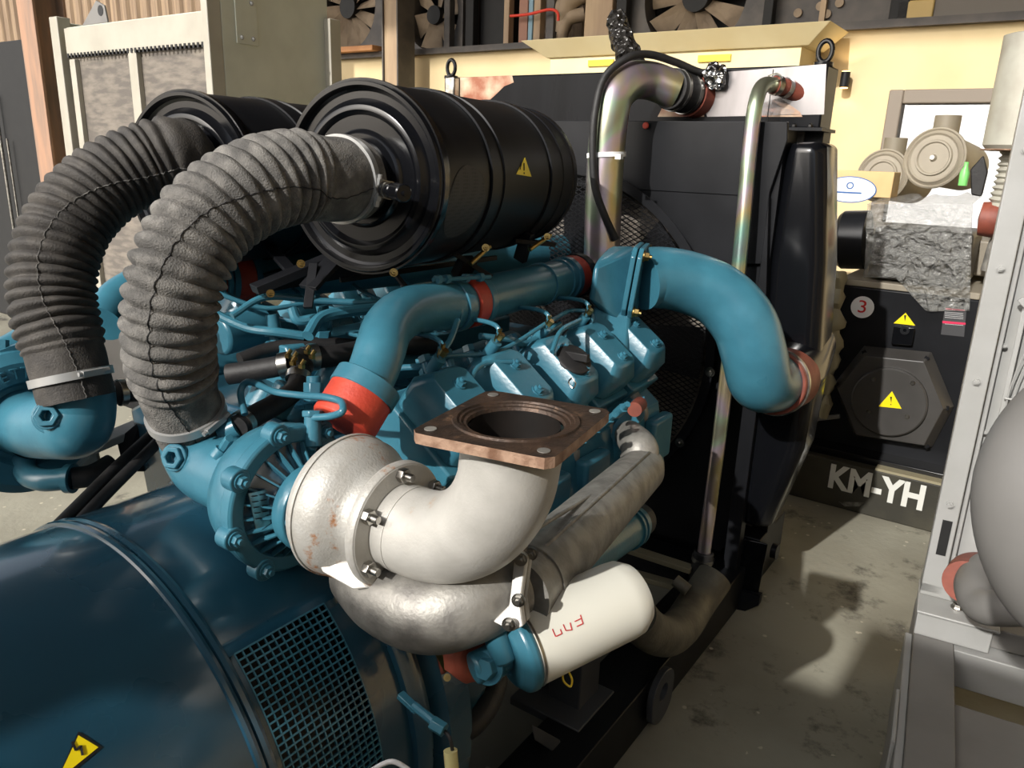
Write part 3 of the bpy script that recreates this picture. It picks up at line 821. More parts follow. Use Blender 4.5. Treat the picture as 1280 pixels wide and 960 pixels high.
    for u, v, D in ((360, 443, 1.64), (368, 446, 1.63), (384, 438, 1.66), (390, 444, 1.65), (377, 456, 1.62), (366, 452, 1.62)):
        m.mark(); m.cyl(at(u, v, D=D), at(u + 4, v - 6, D=D), .005, seg=8); m.box(at(u, v + 2, D=D), (.012, .008, .008))
    m.build('clamp_screw', 'brass', E)
    m = MB(); m.tube([at(375, 457, D=1.68), at(378, 450, D=1.7)], .03, seg=16, sm=False); m.build('hose_tee', 'steel', E)
    # oil feed pipe over the compressor, with upright fitting
    MB().tube([at(306, 518, D=1.42), at(301, 488, D=1.44), at(308, 478, D=1.44), at(345, 490, D=1.4), at(375, 494, D=1.38), at(410, 497, D=1.34), at(427, 503, D=1.32), at(428, 514, D=1.3), at(414, 520, D=1.32), at(392, 522, D=1.34)], .0065, seg=12).build('oil_feed_pipe', 'teal', E)
    m = MB(); m.cyl(at(391, 516, D=1.35), at(391, 558, D=1.35), .015); m.cyl(at(391, 513, D=1.35), at(391, 521, D=1.35), .019, seg=6)
    m.cyl(at(383, 562, D=1.36), at(379, 590, D=1.37), .012); m.cyl(at(383, 560, D=1.36), at(381, 572, D=1.365), .017, seg=6)
    m.cyl(at(391, 556, D=1.35), at(383, 564, D=1.36), .01); m.build('oil_feed_fitting', 'teal', E, bevel=.002)
    m = MB(); m.cyl(at(392, 478, D=1.5), at(392, 502, D=1.5), .02, seg=6); m.cyl(at(392, 470, D=1.5), at(392, 480, D=1.5), .014); m.build('oil_feed_fitting', 'teal', E, bevel=.002)
    for u, v, D, r in ((350, 500, 1.62, .03), (330, 500, 1.75, .04), (420, 470, 1.8, .045), (300, 400, 1.95, .07)):
        MB().cyl(at(u - 10, v + 18, D=D), at(u + 12, v - 18, D=D), r).build('water_rail', 'teal', E, bevel=.006)
    # lower right side: water pipe, oil cooler, starter, mounting foot
    m = MB(); a = at(700, 715, D=1.62); b_ = at(792, 655, D=2.0); m.cyl(a, b_, .05, seg=32); d = (b_ - a).normalized()
    m.ring(b_ - d * .06, b_ - d * .05, .05, .006); m.ring(b_ - d * .035, b_ - d * .025, .05, .006); m.build('water_pipe', 'teal', E)
    MB().cyl(b_, b_ + d * .05, .045, seg=32).build('water_pipe_hose', 'rubber', E)
    m = MB(); m.tube([at(738, 718, D=1.6), at(735, 700, D=1.6), at(725, 690, D=1.6), at(722, 700, D=1.6), at(735, 702, D=1.6), at(742, 694, D=1.62)], .0025, seg=6); m.build('wire_loop', 'teal', E)
    m = MB(); m.hull([(x, y, z) for y in (1.15, 2.1) for x, z in ((-1.0, .98), (-.9, .9), (-.86, .7), (-.95, .5), (-1.05, .5))]); m.build('oil_cooler', 'teal', E, bevel=.01)
    for i in range(5):
        m = MB(); y = 1.25 + i * .2; m.box((-.875, y, .8), (.04, .13, .14)); m.build('side_cover', 'teal', E, bevel=.012, seg=3)
    for i in range(7):
        m = MB(); p = at(668 + i * 17, 596 - i * 13, D=1.62 + i * .06); m.cyl(p, p + V((.03, -.02, .03)), .013, seg=6); m.cyl(p + V((.03, -.02, .03)), p + V((.045, -.03, .045)), .008, seg=8)
        m.build('manifold_bolt', 'teal', E)
    m = MB(); m.hull([at(790, 500, D=2.1), at(806, 495, D=2.1), at(806, 520, D=2.1), at(785, 545, D=2.1), at(770, 560, D=2.1), at(760, 540, D=2.1), at(795, 500, D=2.4), at(800, 530, D=2.4)]); m.build('front_casting', 'teal', E, bevel=.01)
    MB().cyl(at(793, 512, D=2.04), at(800, 505, D=2.1), .02).build('silicone_coupling', 'redbrown', E)
    # starter motor in red oxide
    m = MB(); m.cyl(at(535, 808, D=1.5), at(600, 772, D=1.62), .06, seg=32); m.build('starter_motor', 'redbrown', E, bevel=.005)
    m = MB(); m.lathe(at(582, 812, D=1.33), at(600, 800, D=1.33) - at(582, 812, D=1.33) + V((.05, -.04, 0)), [(0, 0), (0, .05), (.03, .05), (.045, .036), (.045, 0)], 9); m.build('starter_cap', 'salmon', E, bevel=.004)
    m = MB(); m.bar(at(548, 800, D=1.4), at(566, 835, D=1.4), .02, .03); m.bar(at(548, 800, D=1.42), at(590, 775, D=1.5), .02, .02); m.build('starter_strap', 'brass', E, bevel=.002)
    m = MB()
    for u, v in ((564, 806), (566, 831), (559, 847), (616, 792)): m.bolt(at(u, v, D=1.37), EYE - at(u, v, D=1.37), .0045, .008)
    m.build('starter_bolt', 'brass', E)
    m = MB(); m.hull([at(480, 830, D=1.55), at(560, 830, D=1.5), at(610, 850, D=1.6), at(580, 905, D=1.6), at(500, 920, D=1.6), at(560, 840, D=1.9), at(600, 900, D=1.9)]); m.build('oil_sump', 'teal_alt', E, bevel=.01)
    m = MB(); m.hull([at(470, 900, D=1.5), at(505, 882, D=1.5), at(535, 940, D=1.55), at(480, 950, D=1.5), at(470, 910, D=1.7), at(530, 930, D=1.75)]); m.build('mounting_foot', 'teal', E, bevel=.004)
    # lifting lever with cable
    m = MB(); m.bar(at(500, 868, D=1.28), at(522, 888, D=1.26), .014, .01); m.tube([at(518, 882, D=1.26), at(545, 905, D=1.22), at(550, 912, D=1.215)], .0075, seg=10); m.cyl(at(540, 903, D=1.22), at(556, 913, D=1.21), .012, seg=6)
    m.build('dipstick_tube', 'teal', E, bevel=.002)
    m = MB(); m.tube([at(553, 911, D=1.215), at(562, 922, D=1.2), at(566, 940, D=1.2)], .003, seg=8); m.build('sensor_cable', 'rubber', E)
    m = MB(); m.cyl(at(563, 938, D=1.2), at(566, 975, D=1.2), .011); m.build('cable_connector', 'clearplastic', E)
    return E
engine()

# ------------------------------------------------------------------ turbochargers
TY = .82; TZ = 1.028
def turbo():
    T = thing('turbocharger', 'turbocharger with rust stained silver turbine housing and ribbed teal compressor', 'turbocharger', (-1.0, TY, TZ - .13))
    o = V((0, TY, TZ)); ax = (1, 0, 0)
    # compressor: scroll, bolted rim, ribbed back plate
    cc = V((.075, .80, 1.012))
    MB().lathe(cc, ax, [(-1.19, .04), (-1.185, .09), (-1.165, .115), (-1.13, .127), (-1.1, .124), (-1.085, .115)], 64).build('compressor_scroll', 'teal', T)
    m = MB(); m.lathe(cc, ax, [(-1.105, .11), (-1.105, .132), (-1.085, .132), (-1.08, .128), (-1.08, .105), (-1.09, .1)], 64)
    for k in range(8):
        a = 2 * PI * k / 8 + .2; p = cc + V((-1.105, math.cos(a) * .128, math.sin(a) * .128))
        m.cyl(p, p + V((.028, 0, 0)), .02)
    crm = m.build('compressor_rim', 'teal', T, bevel=.002)
    for k in range(8):
        a = 2 * PI * k / 8 + .2
        m = MB(); m.bolt(cc + V((-1.077, math.cos(a) * .128, math.sin(a) * .128)), ax, .009, .012); m.build('rim_bolt', 'teal', crm)
    m = MB(); m.lathe(cc, ax, [(-1.09, .108), (-1.085, .09), (-1.06, .06), (-1.0, .055), (-.96, .055)], 64); m.build('back_plate', 'teal_alt', T)
    m = MB()
    for k in range(24):
        a = 2 * PI * k / 24; dr = V((0, math.cos(a), math.sin(a)))
        m.prism([cc + V((-1.09, 0, 0)) + dr * .104, cc + V((-1.082, 0, 0)) + dr * .104, cc + V((-1.045, 0, 0)) + dr * .062, cc + V((-1.07, 0, 0)) + dr * .06], V((0, -math.sin(a), math.cos(a))) * .003)
    m.build('rib', 'teal', T, kind=None)
    m = MB(); m.lathe(cc, ax, [(-1.05, .052), (-1.05, .074), (-1.03, .078), (-1.02, .074), (-1.02, .05)], 48)
    bcl = m.build('bearing_collar', 'teal', T, bevel=.002)
    m = MB()
    for k in range(10):
        a = 2 * PI * k / 10; p = cc + V((-1.02, math.cos(a) * .062, math.sin(a) * .062)); m.bolt(p, ax, .006, .008)
    m.build('collar_bolt', 'teal', bcl)
    m = MB(); m.cyl(cc + V((-1.05, 0, 0)), (-.95, TY, TZ), .05); m.build('bearing_housing', 'teal', T, bevel=.003)
    # name plate on the back plate
    a = at(327, 636, D=1.32)
    xd = at(334, 614, D=1.32) - at(320, 617, D=1.32); yd = at(320, 617, D=1.32) - at(327, 655, D=1.32)
    n = V((.95, -.3, .2))
    MB().prism([at(311, 617, X=-.99), at(333, 612, X=-.99), at(341, 655, X=-.99), at(320, 661, X=-.99)], V((-.002, 0, 0))).build('name_plate', 'steel', T)
    m = MB()
    for k in range(5):
        for q in range(2):
            u0 = 315 + k * 1.2 + q * 10; v0 = 621 + k * 7 - q * 2
            m.bar(at(u0, v0, X=-.9885), at(u0 + 7, v0 - 1.4, X=-.9885), .0022, .0006)
    m.build('name_plate_text', 'ink', T)
    # inlet elbow under the hose, with hex plug
    MB().tube([at(243, 527, D=1.49), at(245, 555, D=1.5), at(258, 578, D=1.47), at(285, 592, D=1.44), V((-1.1, .80, 1.012))], .066, seg=40, rf=lambda f, L: .064 + .01 * f).build('inlet_elbow', 'teal', T)
    a = at(238, 570, D=1.45); b = at(216, 572, D=1.4)
    m = MB(); d = (b - a).normalized(); m.lathe(a, d, [(0, 0), (0, .03), (.035, .03), (.035, .026), (.05, .026), (.05, .011), (.04, .011), (.04, 0)], 28)
    m.lathe(a + d * .05, d, [(0, .022), (.008, .022), (.008, .012), (0, .012)], 6)
    m.build('inlet_plug', 'teal', T, bevel=.002)
    m = MB(); a = at(278, 562, D=1.38); m.cyl(a, at(287, 548, D=1.36), .009, seg=6); m.cyl(at(270, 572, D=1.38), a, .014, seg=12); m.build('pipe_fitting', 'teal', T, bevel=.001)
    m = MB(); m.cyl(at(277, 543, D=1.45), at(297, 533, D=1.45), .022); m.build('breather_stub', 'teal', T)
    # turbine housing
    tz = V((.06, TY, TZ))
    MB().lathe(tz, ax, [(-.985, .04), (-.985, .098), (-.975, .112), (-.95, .12), (-.925, .118), (-.905, .106), (-.892, .09), (-.88, .082), (-.865, .08), (-.84, .082)], 80).build('turbine_housing', 'alu', T)
    m = MB(); m.lathe(tz, ax, [(-.957, .1205), (-.957, .1225), (-.951, .1225), (-.951, .1205)], 80); m.build('turbine_seam', 'alu', T)
    # snail inlet of the turbine, running down to the manifold
    m = MB(); m.tube([(-.90, TY + .05, TZ + .04), (-.895, TY + .03, TZ - .06), (-.88, TY + .02, TZ - .12), (-.86, TY + .01, TZ - .14)], .05, seg=32, rf=lambda f, L: .045 + .012 * f); m.build('turbine_inlet', 'alu', T)
    m = MB(); m.prism([at(398, 706, D=1.22), at(436, 700, D=1.22), at(462, 736, D=1.2), at(440, 738, D=1.2), at(402, 716, D=1.22)], V((0, .04, 0))); m.build('foot_flange', 'alu_clean', T, bevel=.004)
    # clamp flange with lobes
    m = MB(); m.lathe(tz, ax, [(-.852, .075), (-.852, .102), (-.848, .104), (-.838, .104), (-.834, .102), (-.834, .07)], 64)
    m.build('outlet_flange', 'alu', T, bevel=.001)
    return T
turbo()

def elbow():
    T = thing('exhaust_elbow', 'cream silver exhaust elbow with an open sooty square flange facing up', 'exhaust pipe', (-.6, TY, TZ - .1))
    o = V((-.785, TY, TZ))
    fcn = V((-.566, .833, 1.245))
    m = MB(); m.lathe(V((.045, TY, TZ)), (1, 0, 0), [(-.834, .07), (-.834, .1), (-.83, .102), (-.822, .102), (-.818, .1), (-.818, .066)], 64); mfl = m.build('mating_flange', 'alu_clean', T, bevel=.001)
    for k in range(6):
        a = 2 * PI * k / 6 + .5
        p = V((-.773, TY + math.cos(a) * .087, TZ + math.sin(a) * .087))
        m = MB(); m.cyl(p, p + V((.012, 0, 0)), .0125, seg=6); m.cyl(p + V((.012, 0, 0)), p + V((.026, 0, 0)), .0065, seg=12); m.build('flange_nut', 'steel', mfl, bevel=.001)
    P = [o, o + V((.03, 0, 0))]
    rc = .165
    for k in range(7):
        a = R(90) * k / 6
        P.append(V((-.735 + rc * math.sin(a), TY + .01 * k / 6, TZ + rc * (1 - math.cos(a)) * 1.03 + 0)))
    P.append(V((fcn.x, fcn.y, 1.225)))
    MB().tube(P, .072, seg=56, k=6, cap=False, rf=lambda f, L: .070 + .002 * f).build('elbow_pipe', 'alu_clean', T)
    m = MB(); m.ring(V((-.75, TY, TZ)), V((-.747, TY, TZ)), .0695, .0018, 56); m.build('weld_bead', 'alu_clean', T)
    # square flange plate with round hole, bolt holes
    c = [V((-.647, .702)).to_3d(), V((-.449, .741)).to_3d(), V((-.484, .965)).to_3d(), V((-.682, .923)).to_3d()]
    cen = sum(c, V((0, 0, 0))) / 4
    m = MB(); seg = 64; zt, zb = 1.25, 1.235
    def sqp(a):
        # point on rounded square outline in direction a
        e1 = (c[1] - c[0]).normalized(); e2 = (c[3] - c[0]).normalized()
        h1 = (c[1] - c[0]).length / 2; h2 = (c[3] - c[0]).length / 2
        ca, sa = math.cos(a), math.sin(a)
        n = 16
        k = (abs(ca / h1) ** n + abs(sa / h2) ** n) ** (-1 / n)
        return cen + e1 * ca * k + e2 * sa * k
    e1 = (c[1] - c[0]).normalized(); e2 = (c[3] - c[0]).normalized()
    def circ(a, r): return cen + (e1 * math.cos(a) + e2 * math.sin(a)) * r
    rings = [(sqp, zb, None), (sqp, zt, None)]
    loops = []
    loops.append([sqp(2 * PI * i / seg) + V((0, 0, zb)) for i in range(seg)])
    loops.append([sqp(2 * PI * i / seg) + V((0, 0, zt)) for i in range(seg)])
    for r, z in ((.088, zt), (.087, zt + .003), (.081, zt + .003), (.080, zt), (.075, zt), (.074, zt - .003), (.068, zt - .003), (.066, zt - .008)):
        loops.append([circ(2 * PI * i / seg, r) + V((0, 0, z)) for i in range(seg)])
    loops.append([circ(2 * PI * i / seg, .07) + V((0, 0, zb)) for i in range(seg)])
    vl = [[m.bm.verts.new(p) for p in l] for l in loops]
    for A, B in zip(vl, vl[1:] + [vl[0]]):
        for i in range(seg): m.bm.faces.new((A[i], A[(i + 1) % seg], B[(i + 1) % seg], B[i]))
    ob = m.build('square_flange', 'rusty', T, ang=30)
    ob.data.materials.append(M['rusty_edge'])
    for p in ob.data.polygons:
        if abs(p.normal.z) < .3 and (p.center + OFF[ob.name] - cen).to_2d().length > .09: p.material_index = 1
    ob['label'] = 'burnt brown square flange'
    m = MB()
    for k in range(4):
        p = cen.lerp(c[k], .80); m.mark(); m.cyl(V((p.x, p.y, zt + .0005)), V((p.x, p.y, zt + .0015)), .0085, seg=20)
    m.build('flange_hole', 'alu_dark', ob)
    m = MB(); pts = [V((fcn.x - .0, fcn.y, 1.243)), V((fcn.x, fcn.y, 1.2)), V((-.571, .83, 1.175))]
    m.tube(pts, .063, seg=40, cap=False); m.cyl(V((-.571, .83, 1.172)), V((-.571, .83, 1.174)), .06, seg=40); m.build('sooty_bore', 'soot', T)
    # exhaust manifold is separate below
elbow()

def manifold():
    T = thing('exhaust_manifold', 'dull silver exhaust manifold log below the elbow, along the engine side', 'exhaust manifold', (-.75, 1.4, .7))
    P = [at(455, 715, D=1.35), at(490, 745, D=1.26), at(540, 762, D=1.22), at(590, 750, D=1.22), at(636, 724, D=1.26)]
    MB().tube(P, .062, seg=40, rf=lambda f, L: .064 + .005 * math.sin(PI * f)).build('manifold_elbow', 'alu_dark', T)
    # joint flange
    n = (at(660, 700, D=1.32) - at(630, 730, D=1.24)).normalized()
    m = MB(); fl = [at(646, 688, D=1.18), at(658, 698, D=1.18), at(650, 755, D=1.16), at(654, 783, D=1.15), at(640, 790, D=1.15), at(616, 777, D=1.16), at(636, 757, D=1.17), at(642, 706, D=1.18)]
    m.prism(fl, n * .012); m.build('joint_flange', 'alu_clean', T, bevel=.002)
    m = MB(); m.prism([p + n * .014 for p in fl], n * .014); m.build('joint_flange', 'alu_dark', T, bevel=.002)
    m = MB()
    for u, v, D in ((636, 780, 1.145), (651, 699, 1.17), (664, 692, 1.2), (648, 750, 1.15)): m.bolt(at(u, v, D=D), -n + V((.3, 0, .2)), .007, .009)
    m.build('joint_bolt', 'steel', T)
    a = at(665, 722, D=1.32); b = at(800, 590, D=1.95)
    d = (b - a).normalized()
    MB().tube([a - d * .02, a.lerp(b, .3), a.lerp(b, .7), b, b + d * .02], .064, seg=40, sm=False, rf=lambda f, L: .067 - .009 * f).build('manifold_log', 'alu_dark', T, ang=60)
    x, y, _ = frame(d)
    e = (EYE - a); e = (e - d * e.dot(d)).normalized(); up_ = (V((0, 0, 1)) * 1.0 + e * .9).normalized()
    up_ = (up_ - d * up_.dot(d)).normalized()
    m = MB(); m.bar(a + up_ * .066, b + up_ * .058, .008, .008); m.build('casting_ridge', 'alu_dark', T, bevel=.003)
    MB().tube([a - d * .08, a, a + d * .1], .064, seg=36).build('manifold_neck', 'alu_dark', T)
    for u, v, D, du, dv in ((800, 563, 1.98, -14, -20),):
        p = at(u, v, D=D); q = at(u + du, v + dv, D=D + .1)
        MB().tube([p + V((0, 0, -.02)), p, q], .045, seg=24, rf=lambda f, L: .05 - .01 * f).build('manifold_branch', 'alu_dark', T)
    p = at(806, 585, D=1.98)
    MB().ball(p, .05, (1, 1.1, 1.1)).build('manifold_end', 'alu_dark', T)
    m = MB(); m.cyl(a + V((0, 0, .09)), a + V((0, 0, .06)) + d * .3, .004); m.build('cast_rib', 'alu_dark', T)
manifold()

def turbo2():
    T = thing('turbocharger', 'solid teal turbocharger with embossed lettering at the far left edge', 'turbocharger', at(40, 560, D=1.7) - V((0, 0, .1)))
    MB().tube([at(97, 487, D=1.62), at(99, 512, D=1.63), at(95, 530, D=1.63), at(75, 533, D=1.66), at(50, 533, D=1.70), at(34, 529, D=1.77)], .066, seg=40, rf=lambda f, L: .071).build('inlet_elbow', 'teal', T)
    a = at(66, 521, D=1.6); b = at(54, 519, D=1.54); d = (b - a).normalized()
    m = MB(); m.lathe(at(72, 522, D=1.62), d, [(0, 0), (0, .036), (.05, .036), (.05, .028), (.07, .028), (.07, .011), (.055, .011), (.055, 0)], 28)
    m.lathe(at(72, 522, D=1.62) + d * .07, d, [(0, .024), (.008, .024), (.008, .012), (0, .012)], 6); m.build('inlet_plug', 'teal', T, bevel=.002)
    m = MB(); c = at(30, 526, D=1.80)
    axv = V((1, -.15, .05)).normalized()
    m.lathe(c, axv, [(-.1, 0), (-.1, .12), (-.07, .16), (-.02, .175), (.02, .168), (.04, .145), (.04, .10), (.02, .09), (.02, .08), (.06, .07), (.1, .068)], 64); m.build('compressor_scroll', 'teal', T)
    # outlet trunk going up behind the hose
    MB().tube([at(-15, 462, D=1.8), at(20, 448, D=1.84), at(50, 430, D=1.9), at(80, 415, D=1.96)], .06, seg=32).build('compressor_outlet', 'teal', T)
    # embossed lettering around the scroll face
    letters = 'GARRETT'
    pos = [(-26, 550), (-12, 528), (2, 513), (10, 503), (18, 494), (26, 486), (34, 478)]
    pos = [(-30, 540), (-18, 522), (-7, 508), (3, 497), (13, 487), (23, 479), (33, 471)]
    x, y, n = frame(axv)
    for ch, (u, v) in zip(letters, pos):
        # point on the scroll's shoulder in front of the ray
        p = at(u, v, X=c.x + .04)
        ang = math.atan2((p - c).dot(y), (p - c).dot(x))
        rr = .121; q = c + axv * .041 + (x * math.cos(ang) + y * math.sin(ang)) * rr
        tang = (-x * math.sin(ang) + y * math.cos(ang))
        s = 1 if (at(u + 5, v - 5, X=c.x + .04) - p).dot(tang) > 0 else -1
        text('embossed_letter', ch, .036, q, tang * s, axv, 'teal', T, .004)
    m = MB(); m.tube([at(28, 575, D=1.8), at(34, 592, D=1.78), at(55, 600, D=1.76), at(85, 598, D=1.76)], .022, seg=20, rf=lambda f, L: .026); m.build('oil_drain_pipe', 'teal', T)
    m = MB(); m.ring(at(84, 598, D=1.76), at(92, 598, D=1.76), .026, .008); m.build('hose_clamp', 'teal', T)
    MB().tube([at(90, 598, D=1.76), at(115, 594, D=1.78), at(140, 580, D=1.82)], .025).build('drain_hose', 'rubber', T)
    m = MB(); m.hull([at(60, 560, D=1.9), at(120, 545, D=1.95), at(130, 590, D=2.0), at(80, 600, D=1.95), at(40, 585, D=1.9), at(100, 540, D=2.2)]); m.build('turbine_housing', 'alu_dark', T, bevel=.01)
    m = MB(); m.bar(at(110, 560, D=1.9), at(215, 515, D=2.1), .06, .02); m.build('exhaust_bracket', 'greyp', T, bevel=.003)
    m = MB(); m.hull([at(145, 550, D=1.95), at(175, 525, D=1.95), at(200, 530, D=2.0), at(200, 590, D=2.0), at(155, 590, D=1.95), at(190, 560, D=2.2)]); m.build('actuator_box', 'black_satin', T, bevel=.004)
    m = MB(); m.tube([at(-10, 600, D=1.8), at(15, 590, D=1.85), at(40, 585, D=1.9)], .03); m.build('exhaust_stub', 'redbrown', T)
    m = MB(); m.cyl(at(4, 425, D=1.75), at(4, 440, D=1.75), .012, seg=6); m.bar(at(0, 440, D=1.74), at(22, 432, D=1.76), .012, .01); m.build('link_fitting', 'teal', T)
turbo2()

# ------------------------------------------------------------------ oil filter
def oil_filter():
    T = thing('oil_filter', 'cream white spin-on oil filter canister below the silver exhaust manifold', 'oil filter', (-.53, 1.0, .78))
    a = at(652, 808, D=1.26); b = at(799, 739, D=1.36); d = (b - a).normalized(); L = (b - a).length
    r = .0685
    MB().lathe(a, d, [(0, 0), (0, r * .93), (.004, r), (L * .8, r * 1.0), (L * .88, r * .97), (L * .96, r * .8), (L, r * .45), (L * 1.005, 0)], 64).build('canister', 'white', T)
    MB().lathe(a, d, [(-.03, 0), (-.03, r * .8), (-.015, r * 1.04), (-.002, r * 1.06), (.002, r * 1.0)], 48).build('filter_head', 'teal', T, bevel=.003)
    MB().ring(a + d * .004, a + d * .008, r * .99, .002, 64).build('seal_ring', 'steel', T)
    m = MB(); m.cyl(a - d * .09 , a - d * .02, .026); m.cyl(at(618, 790, D=1.22), at(632, 828, D=1.22), .02); m.hull([at(612, 802, D=1.25), at(640, 780, D=1.3), at(650, 850, D=1.25), at(615, 838, D=1.24), at(640, 810, D=1.36)])
    m.build('filter_bracket', 'teal', T, bevel=.005)
    c = at(612, 834, D=1.22)
    m = MB(); m.lathe(c, V((.1, -.9, .35)), [(-.03, 0), (-.03, .022), (.0, .022), (.0, .027), (.008, .027), (.008, 0)], 24); m.lathe(c, V((.1, -.9, .35)), [(.008, .019), (.022, .017), (.022, 0)], 6); m.build('banjo_bolt', 'teal', T, bevel=.001)
    # handwritten red marks
    side = (EYE - a); side = (side - d * side.dot(d)).normalized()
    def q(f, h, rr=r + .0008):
        up = d.cross(side); ang = -h
        return a + d * f + (side * math.cos(ang) - up * math.sin(ang)) * rr
    m = MB()
    for f, shp in ((.035, [(0, -.06), (0, .12)]), (.035, [(0, .12), (.012, .12)]), (.035, [(.012, .12), (.012, .02)]), (.055, [(0, .1), (0, -.05)]), (.055, [(0, .1), (.01, .14)]), (.055, [(.01, .14), (.012, -.02)]),
                    (.075, [(0, .12), (.012, .12)]), (.075, [(0, .0), (.012, .0)]), (.075, [(.012, .12), (.014, -.08)])):
        (f0, h0), (f1, h1) = shp
        m.bar(q(f + f0, h0), q(f + f1, h1), .002, .0006)
    m.build('handwritten_mark', 'redink', T)
    m = MB(); m.tube([at(703, 842, D=1.27), at(705, 852, D=1.27), at(713, 858, D=1.27), at(715, 850, D=1.27), at(710, 838, D=1.27)], .0018, seg=6); m.build('tie_wire', 'yellowplastic', T)
oil_filter()

# ------------------------------------------------------------------ radiator
RY = 2.73
def radiator():
    T = thing('radiator', 'tall black engine radiator with round fan shroud behind the teal engine', 'radiator', (-1.48, RY + .1, 0))
    xl, xr = at(557, 97, Y=RY).x, at(1036, 78, Y=RY).x
    zt = 1.915; zb = 1.72
    m = MB(); m.boxp((xl, RY, zb), (xr, RY + .14, zt)); m.build('top_tank', 'tank_black', T, bevel=.006)
    m = MB(); m.boxp((xl - .01, RY - .03, zb - .008), (xr + .015, RY + .15, zb + .002)); m.build('tank_flange', 'black_satin', T)
    x = xl + .05; k = 0
    m = MB()
    while x < xr: m.bolt((x, RY - .018, zb + .002), (0, 0, 1), .0075, .009); x += .052
    m.build('flange_bolt', 'black_gloss', T)
    m = MB(); m.boxp((xr - .175, RY - .002, zb + .01), (xr - .172, RY, zt - .01)); m.build('tank_seam', 'black_matt', T)
    # torn foil, bare patches and a silvery right-hand panel on the tank
    def patch(pts, mm, y=RY - .0015, name='foil_patch'):
        q = [at(u, v, Y=y) for u, v in pts]
        MB().prism(q, (0, .001, 0)).build(name, mm, T)
    patch([(575, 97), (640, 94), (642, 103), (630, 108), (620, 118), (612, 125), (575, 127)], 'bare', name='bare_metal_patch')
    patch([(822, 146), (835, 120), (870, 88), (878, 100), (880, 146)], 'bare', name='bare_metal_patch')
    patch([(884, 146), (878, 130), (886, 112), (880, 92), (1033, 80), (1030, 143)], 'silvery', name='silver_panel')
    patch([(952, 146), (955, 128), (975, 122), (1000, 140), (1003, 146)], 'bare', name='bare_metal_patch')
    # core behind, side frames
    m = MB(); m.boxp((xl + .08, RY + .05, .25), (xr - .06, RY + .14, zb)); m.build('core', 'corefin', T)
    m = MB(); m.boxp((xl, RY - .02, .1), (xl + .07, RY + .3, zb)); m.build('side_frame', 'black_satin', T, bevel=.004)
    m = MB(); m.boxp((xr - .13, RY + .06, .1), (xr + .0, RY + .16, zb)); m.build('side_frame', 'black_satin', T, bevel=.004)
    m = MB(); m.boxp((xl, RY - .02, .1), (xr, RY + .3, .24)); m.build('bottom_tank', 'black_satin', T, bevel=.004)
    # shroud: plate with big round hole, rear plate leaning out
    sl, sr = at(600, 160, Y=2.6).x, at(984, 155, Y=2.6).x
    sy = 2.6
    fc = V((at(893, 480, Y=sy).x - .64, sy, .93)); fr = .62
    m = MB(); seg = 72
    outl = []
    def outline(a):
        ca, sa = math.cos(a), math.sin(a)
        hx0 = fc.x - sl; hx1 = sr - fc.x; hz1 = 1.735 - fc.z; hz0 = fc.z - .2
        kx = (hx1 if ca > 0 else hx0) / max(abs(ca), 1e-6); kz = (hz1 if sa > 0 else hz0) / max(abs(sa), 1e-6)
        k = min(kx, kz); return V((fc.x + ca * k, sy, fc.z + sa * k))
    L0 = [outline(2 * PI * i / seg + .001) for i in range(seg)]
    L1 = [V((fc.x + math.cos(2 * PI * i / seg) * fr, sy, fc.z + math.sin(2 * PI * i / seg) * fr)) for i in range(seg)]
    v0 = [m.bm.verts.new(p) for p in L0]; v1 = [m.bm.verts.new(p) for p in L1]
    vb = [m.bm.verts.new(p + V((0, RY - sy, 0))) for p in L0]; v2 = [m.bm.verts.new(p + V((0, .07, 0))) for p in L1]
    for i in range(seg):
        j = (i + 1) % seg
        m.bm.faces.new((v0[i], v0[j], v1[j], v1[i])); m.bm.faces.new((v0[i], v0[j], vb[j], vb[i])); m.bm.faces.new((v1[i], v1[j], v2[j], v2[i]))
    m.build('fan_shroud', 'black_satin', T, ang=30)
    m = MB(); m.ring(fc + V((0, -.05, 0)), fc, fr - .005, .014, 96); m.ring(fc + V((0, -.052, 0)), fc + V((0, -.045, 0)), fr - .002, .03, 96)
    shr = m.build('shroud_ring', 'black_satin', T)
    # raised band across the shroud
    m = MB(); m.boxp((sl + .2, sy - .004, 1.5), (sr - .12, sy, 1.735)); m.build('shroud_panel', 'black_satin', T, bevel=.003)
    m = MB()
    for u, v in ((807, 157), (964, 157)): m.mark(); m.lathe(at(u, v, Y=sy - .013), (0, -1, 0), [(0, 0), (0, .012), (.004, .01), (.004, 0)], 20)
    m.build('paint_dot', 'red', T)
    # fan inside
    hubc = fc + V((0, .06, 0))
    m = MB(); m.cyl(hubc + V((0, -.06, 0)), hubc + V((0, .03, 0)), .12); m.build('fan_hub', 'black_satin', T)
    for k in range(8):
        a = 2 * PI * k / 8
        d = V((math.cos(a), 0, math.sin(a))); s = V((-math.sin(a), 0, math.cos(a)))
        m = MB(); p = [hubc + d * .1 - s * .06 + V((0, -.03, 0)), hubc + d * .1 + s * .05 + V((0, .02, 0)), hubc + d * .56 + s * .09 + V((0, .03, 0)), hubc + d * .57 - s * .09 + V((0, -.04, 0))]
        m.prism(p, (0, .006, 0)); m.build('fan_blade', 'black_satin', T)
    # expanded metal guard as one lattice part
    m = MB(); y = sy - .06; w, h = .034, .018
    r = fr - .01
    n = int(2 * r / h)
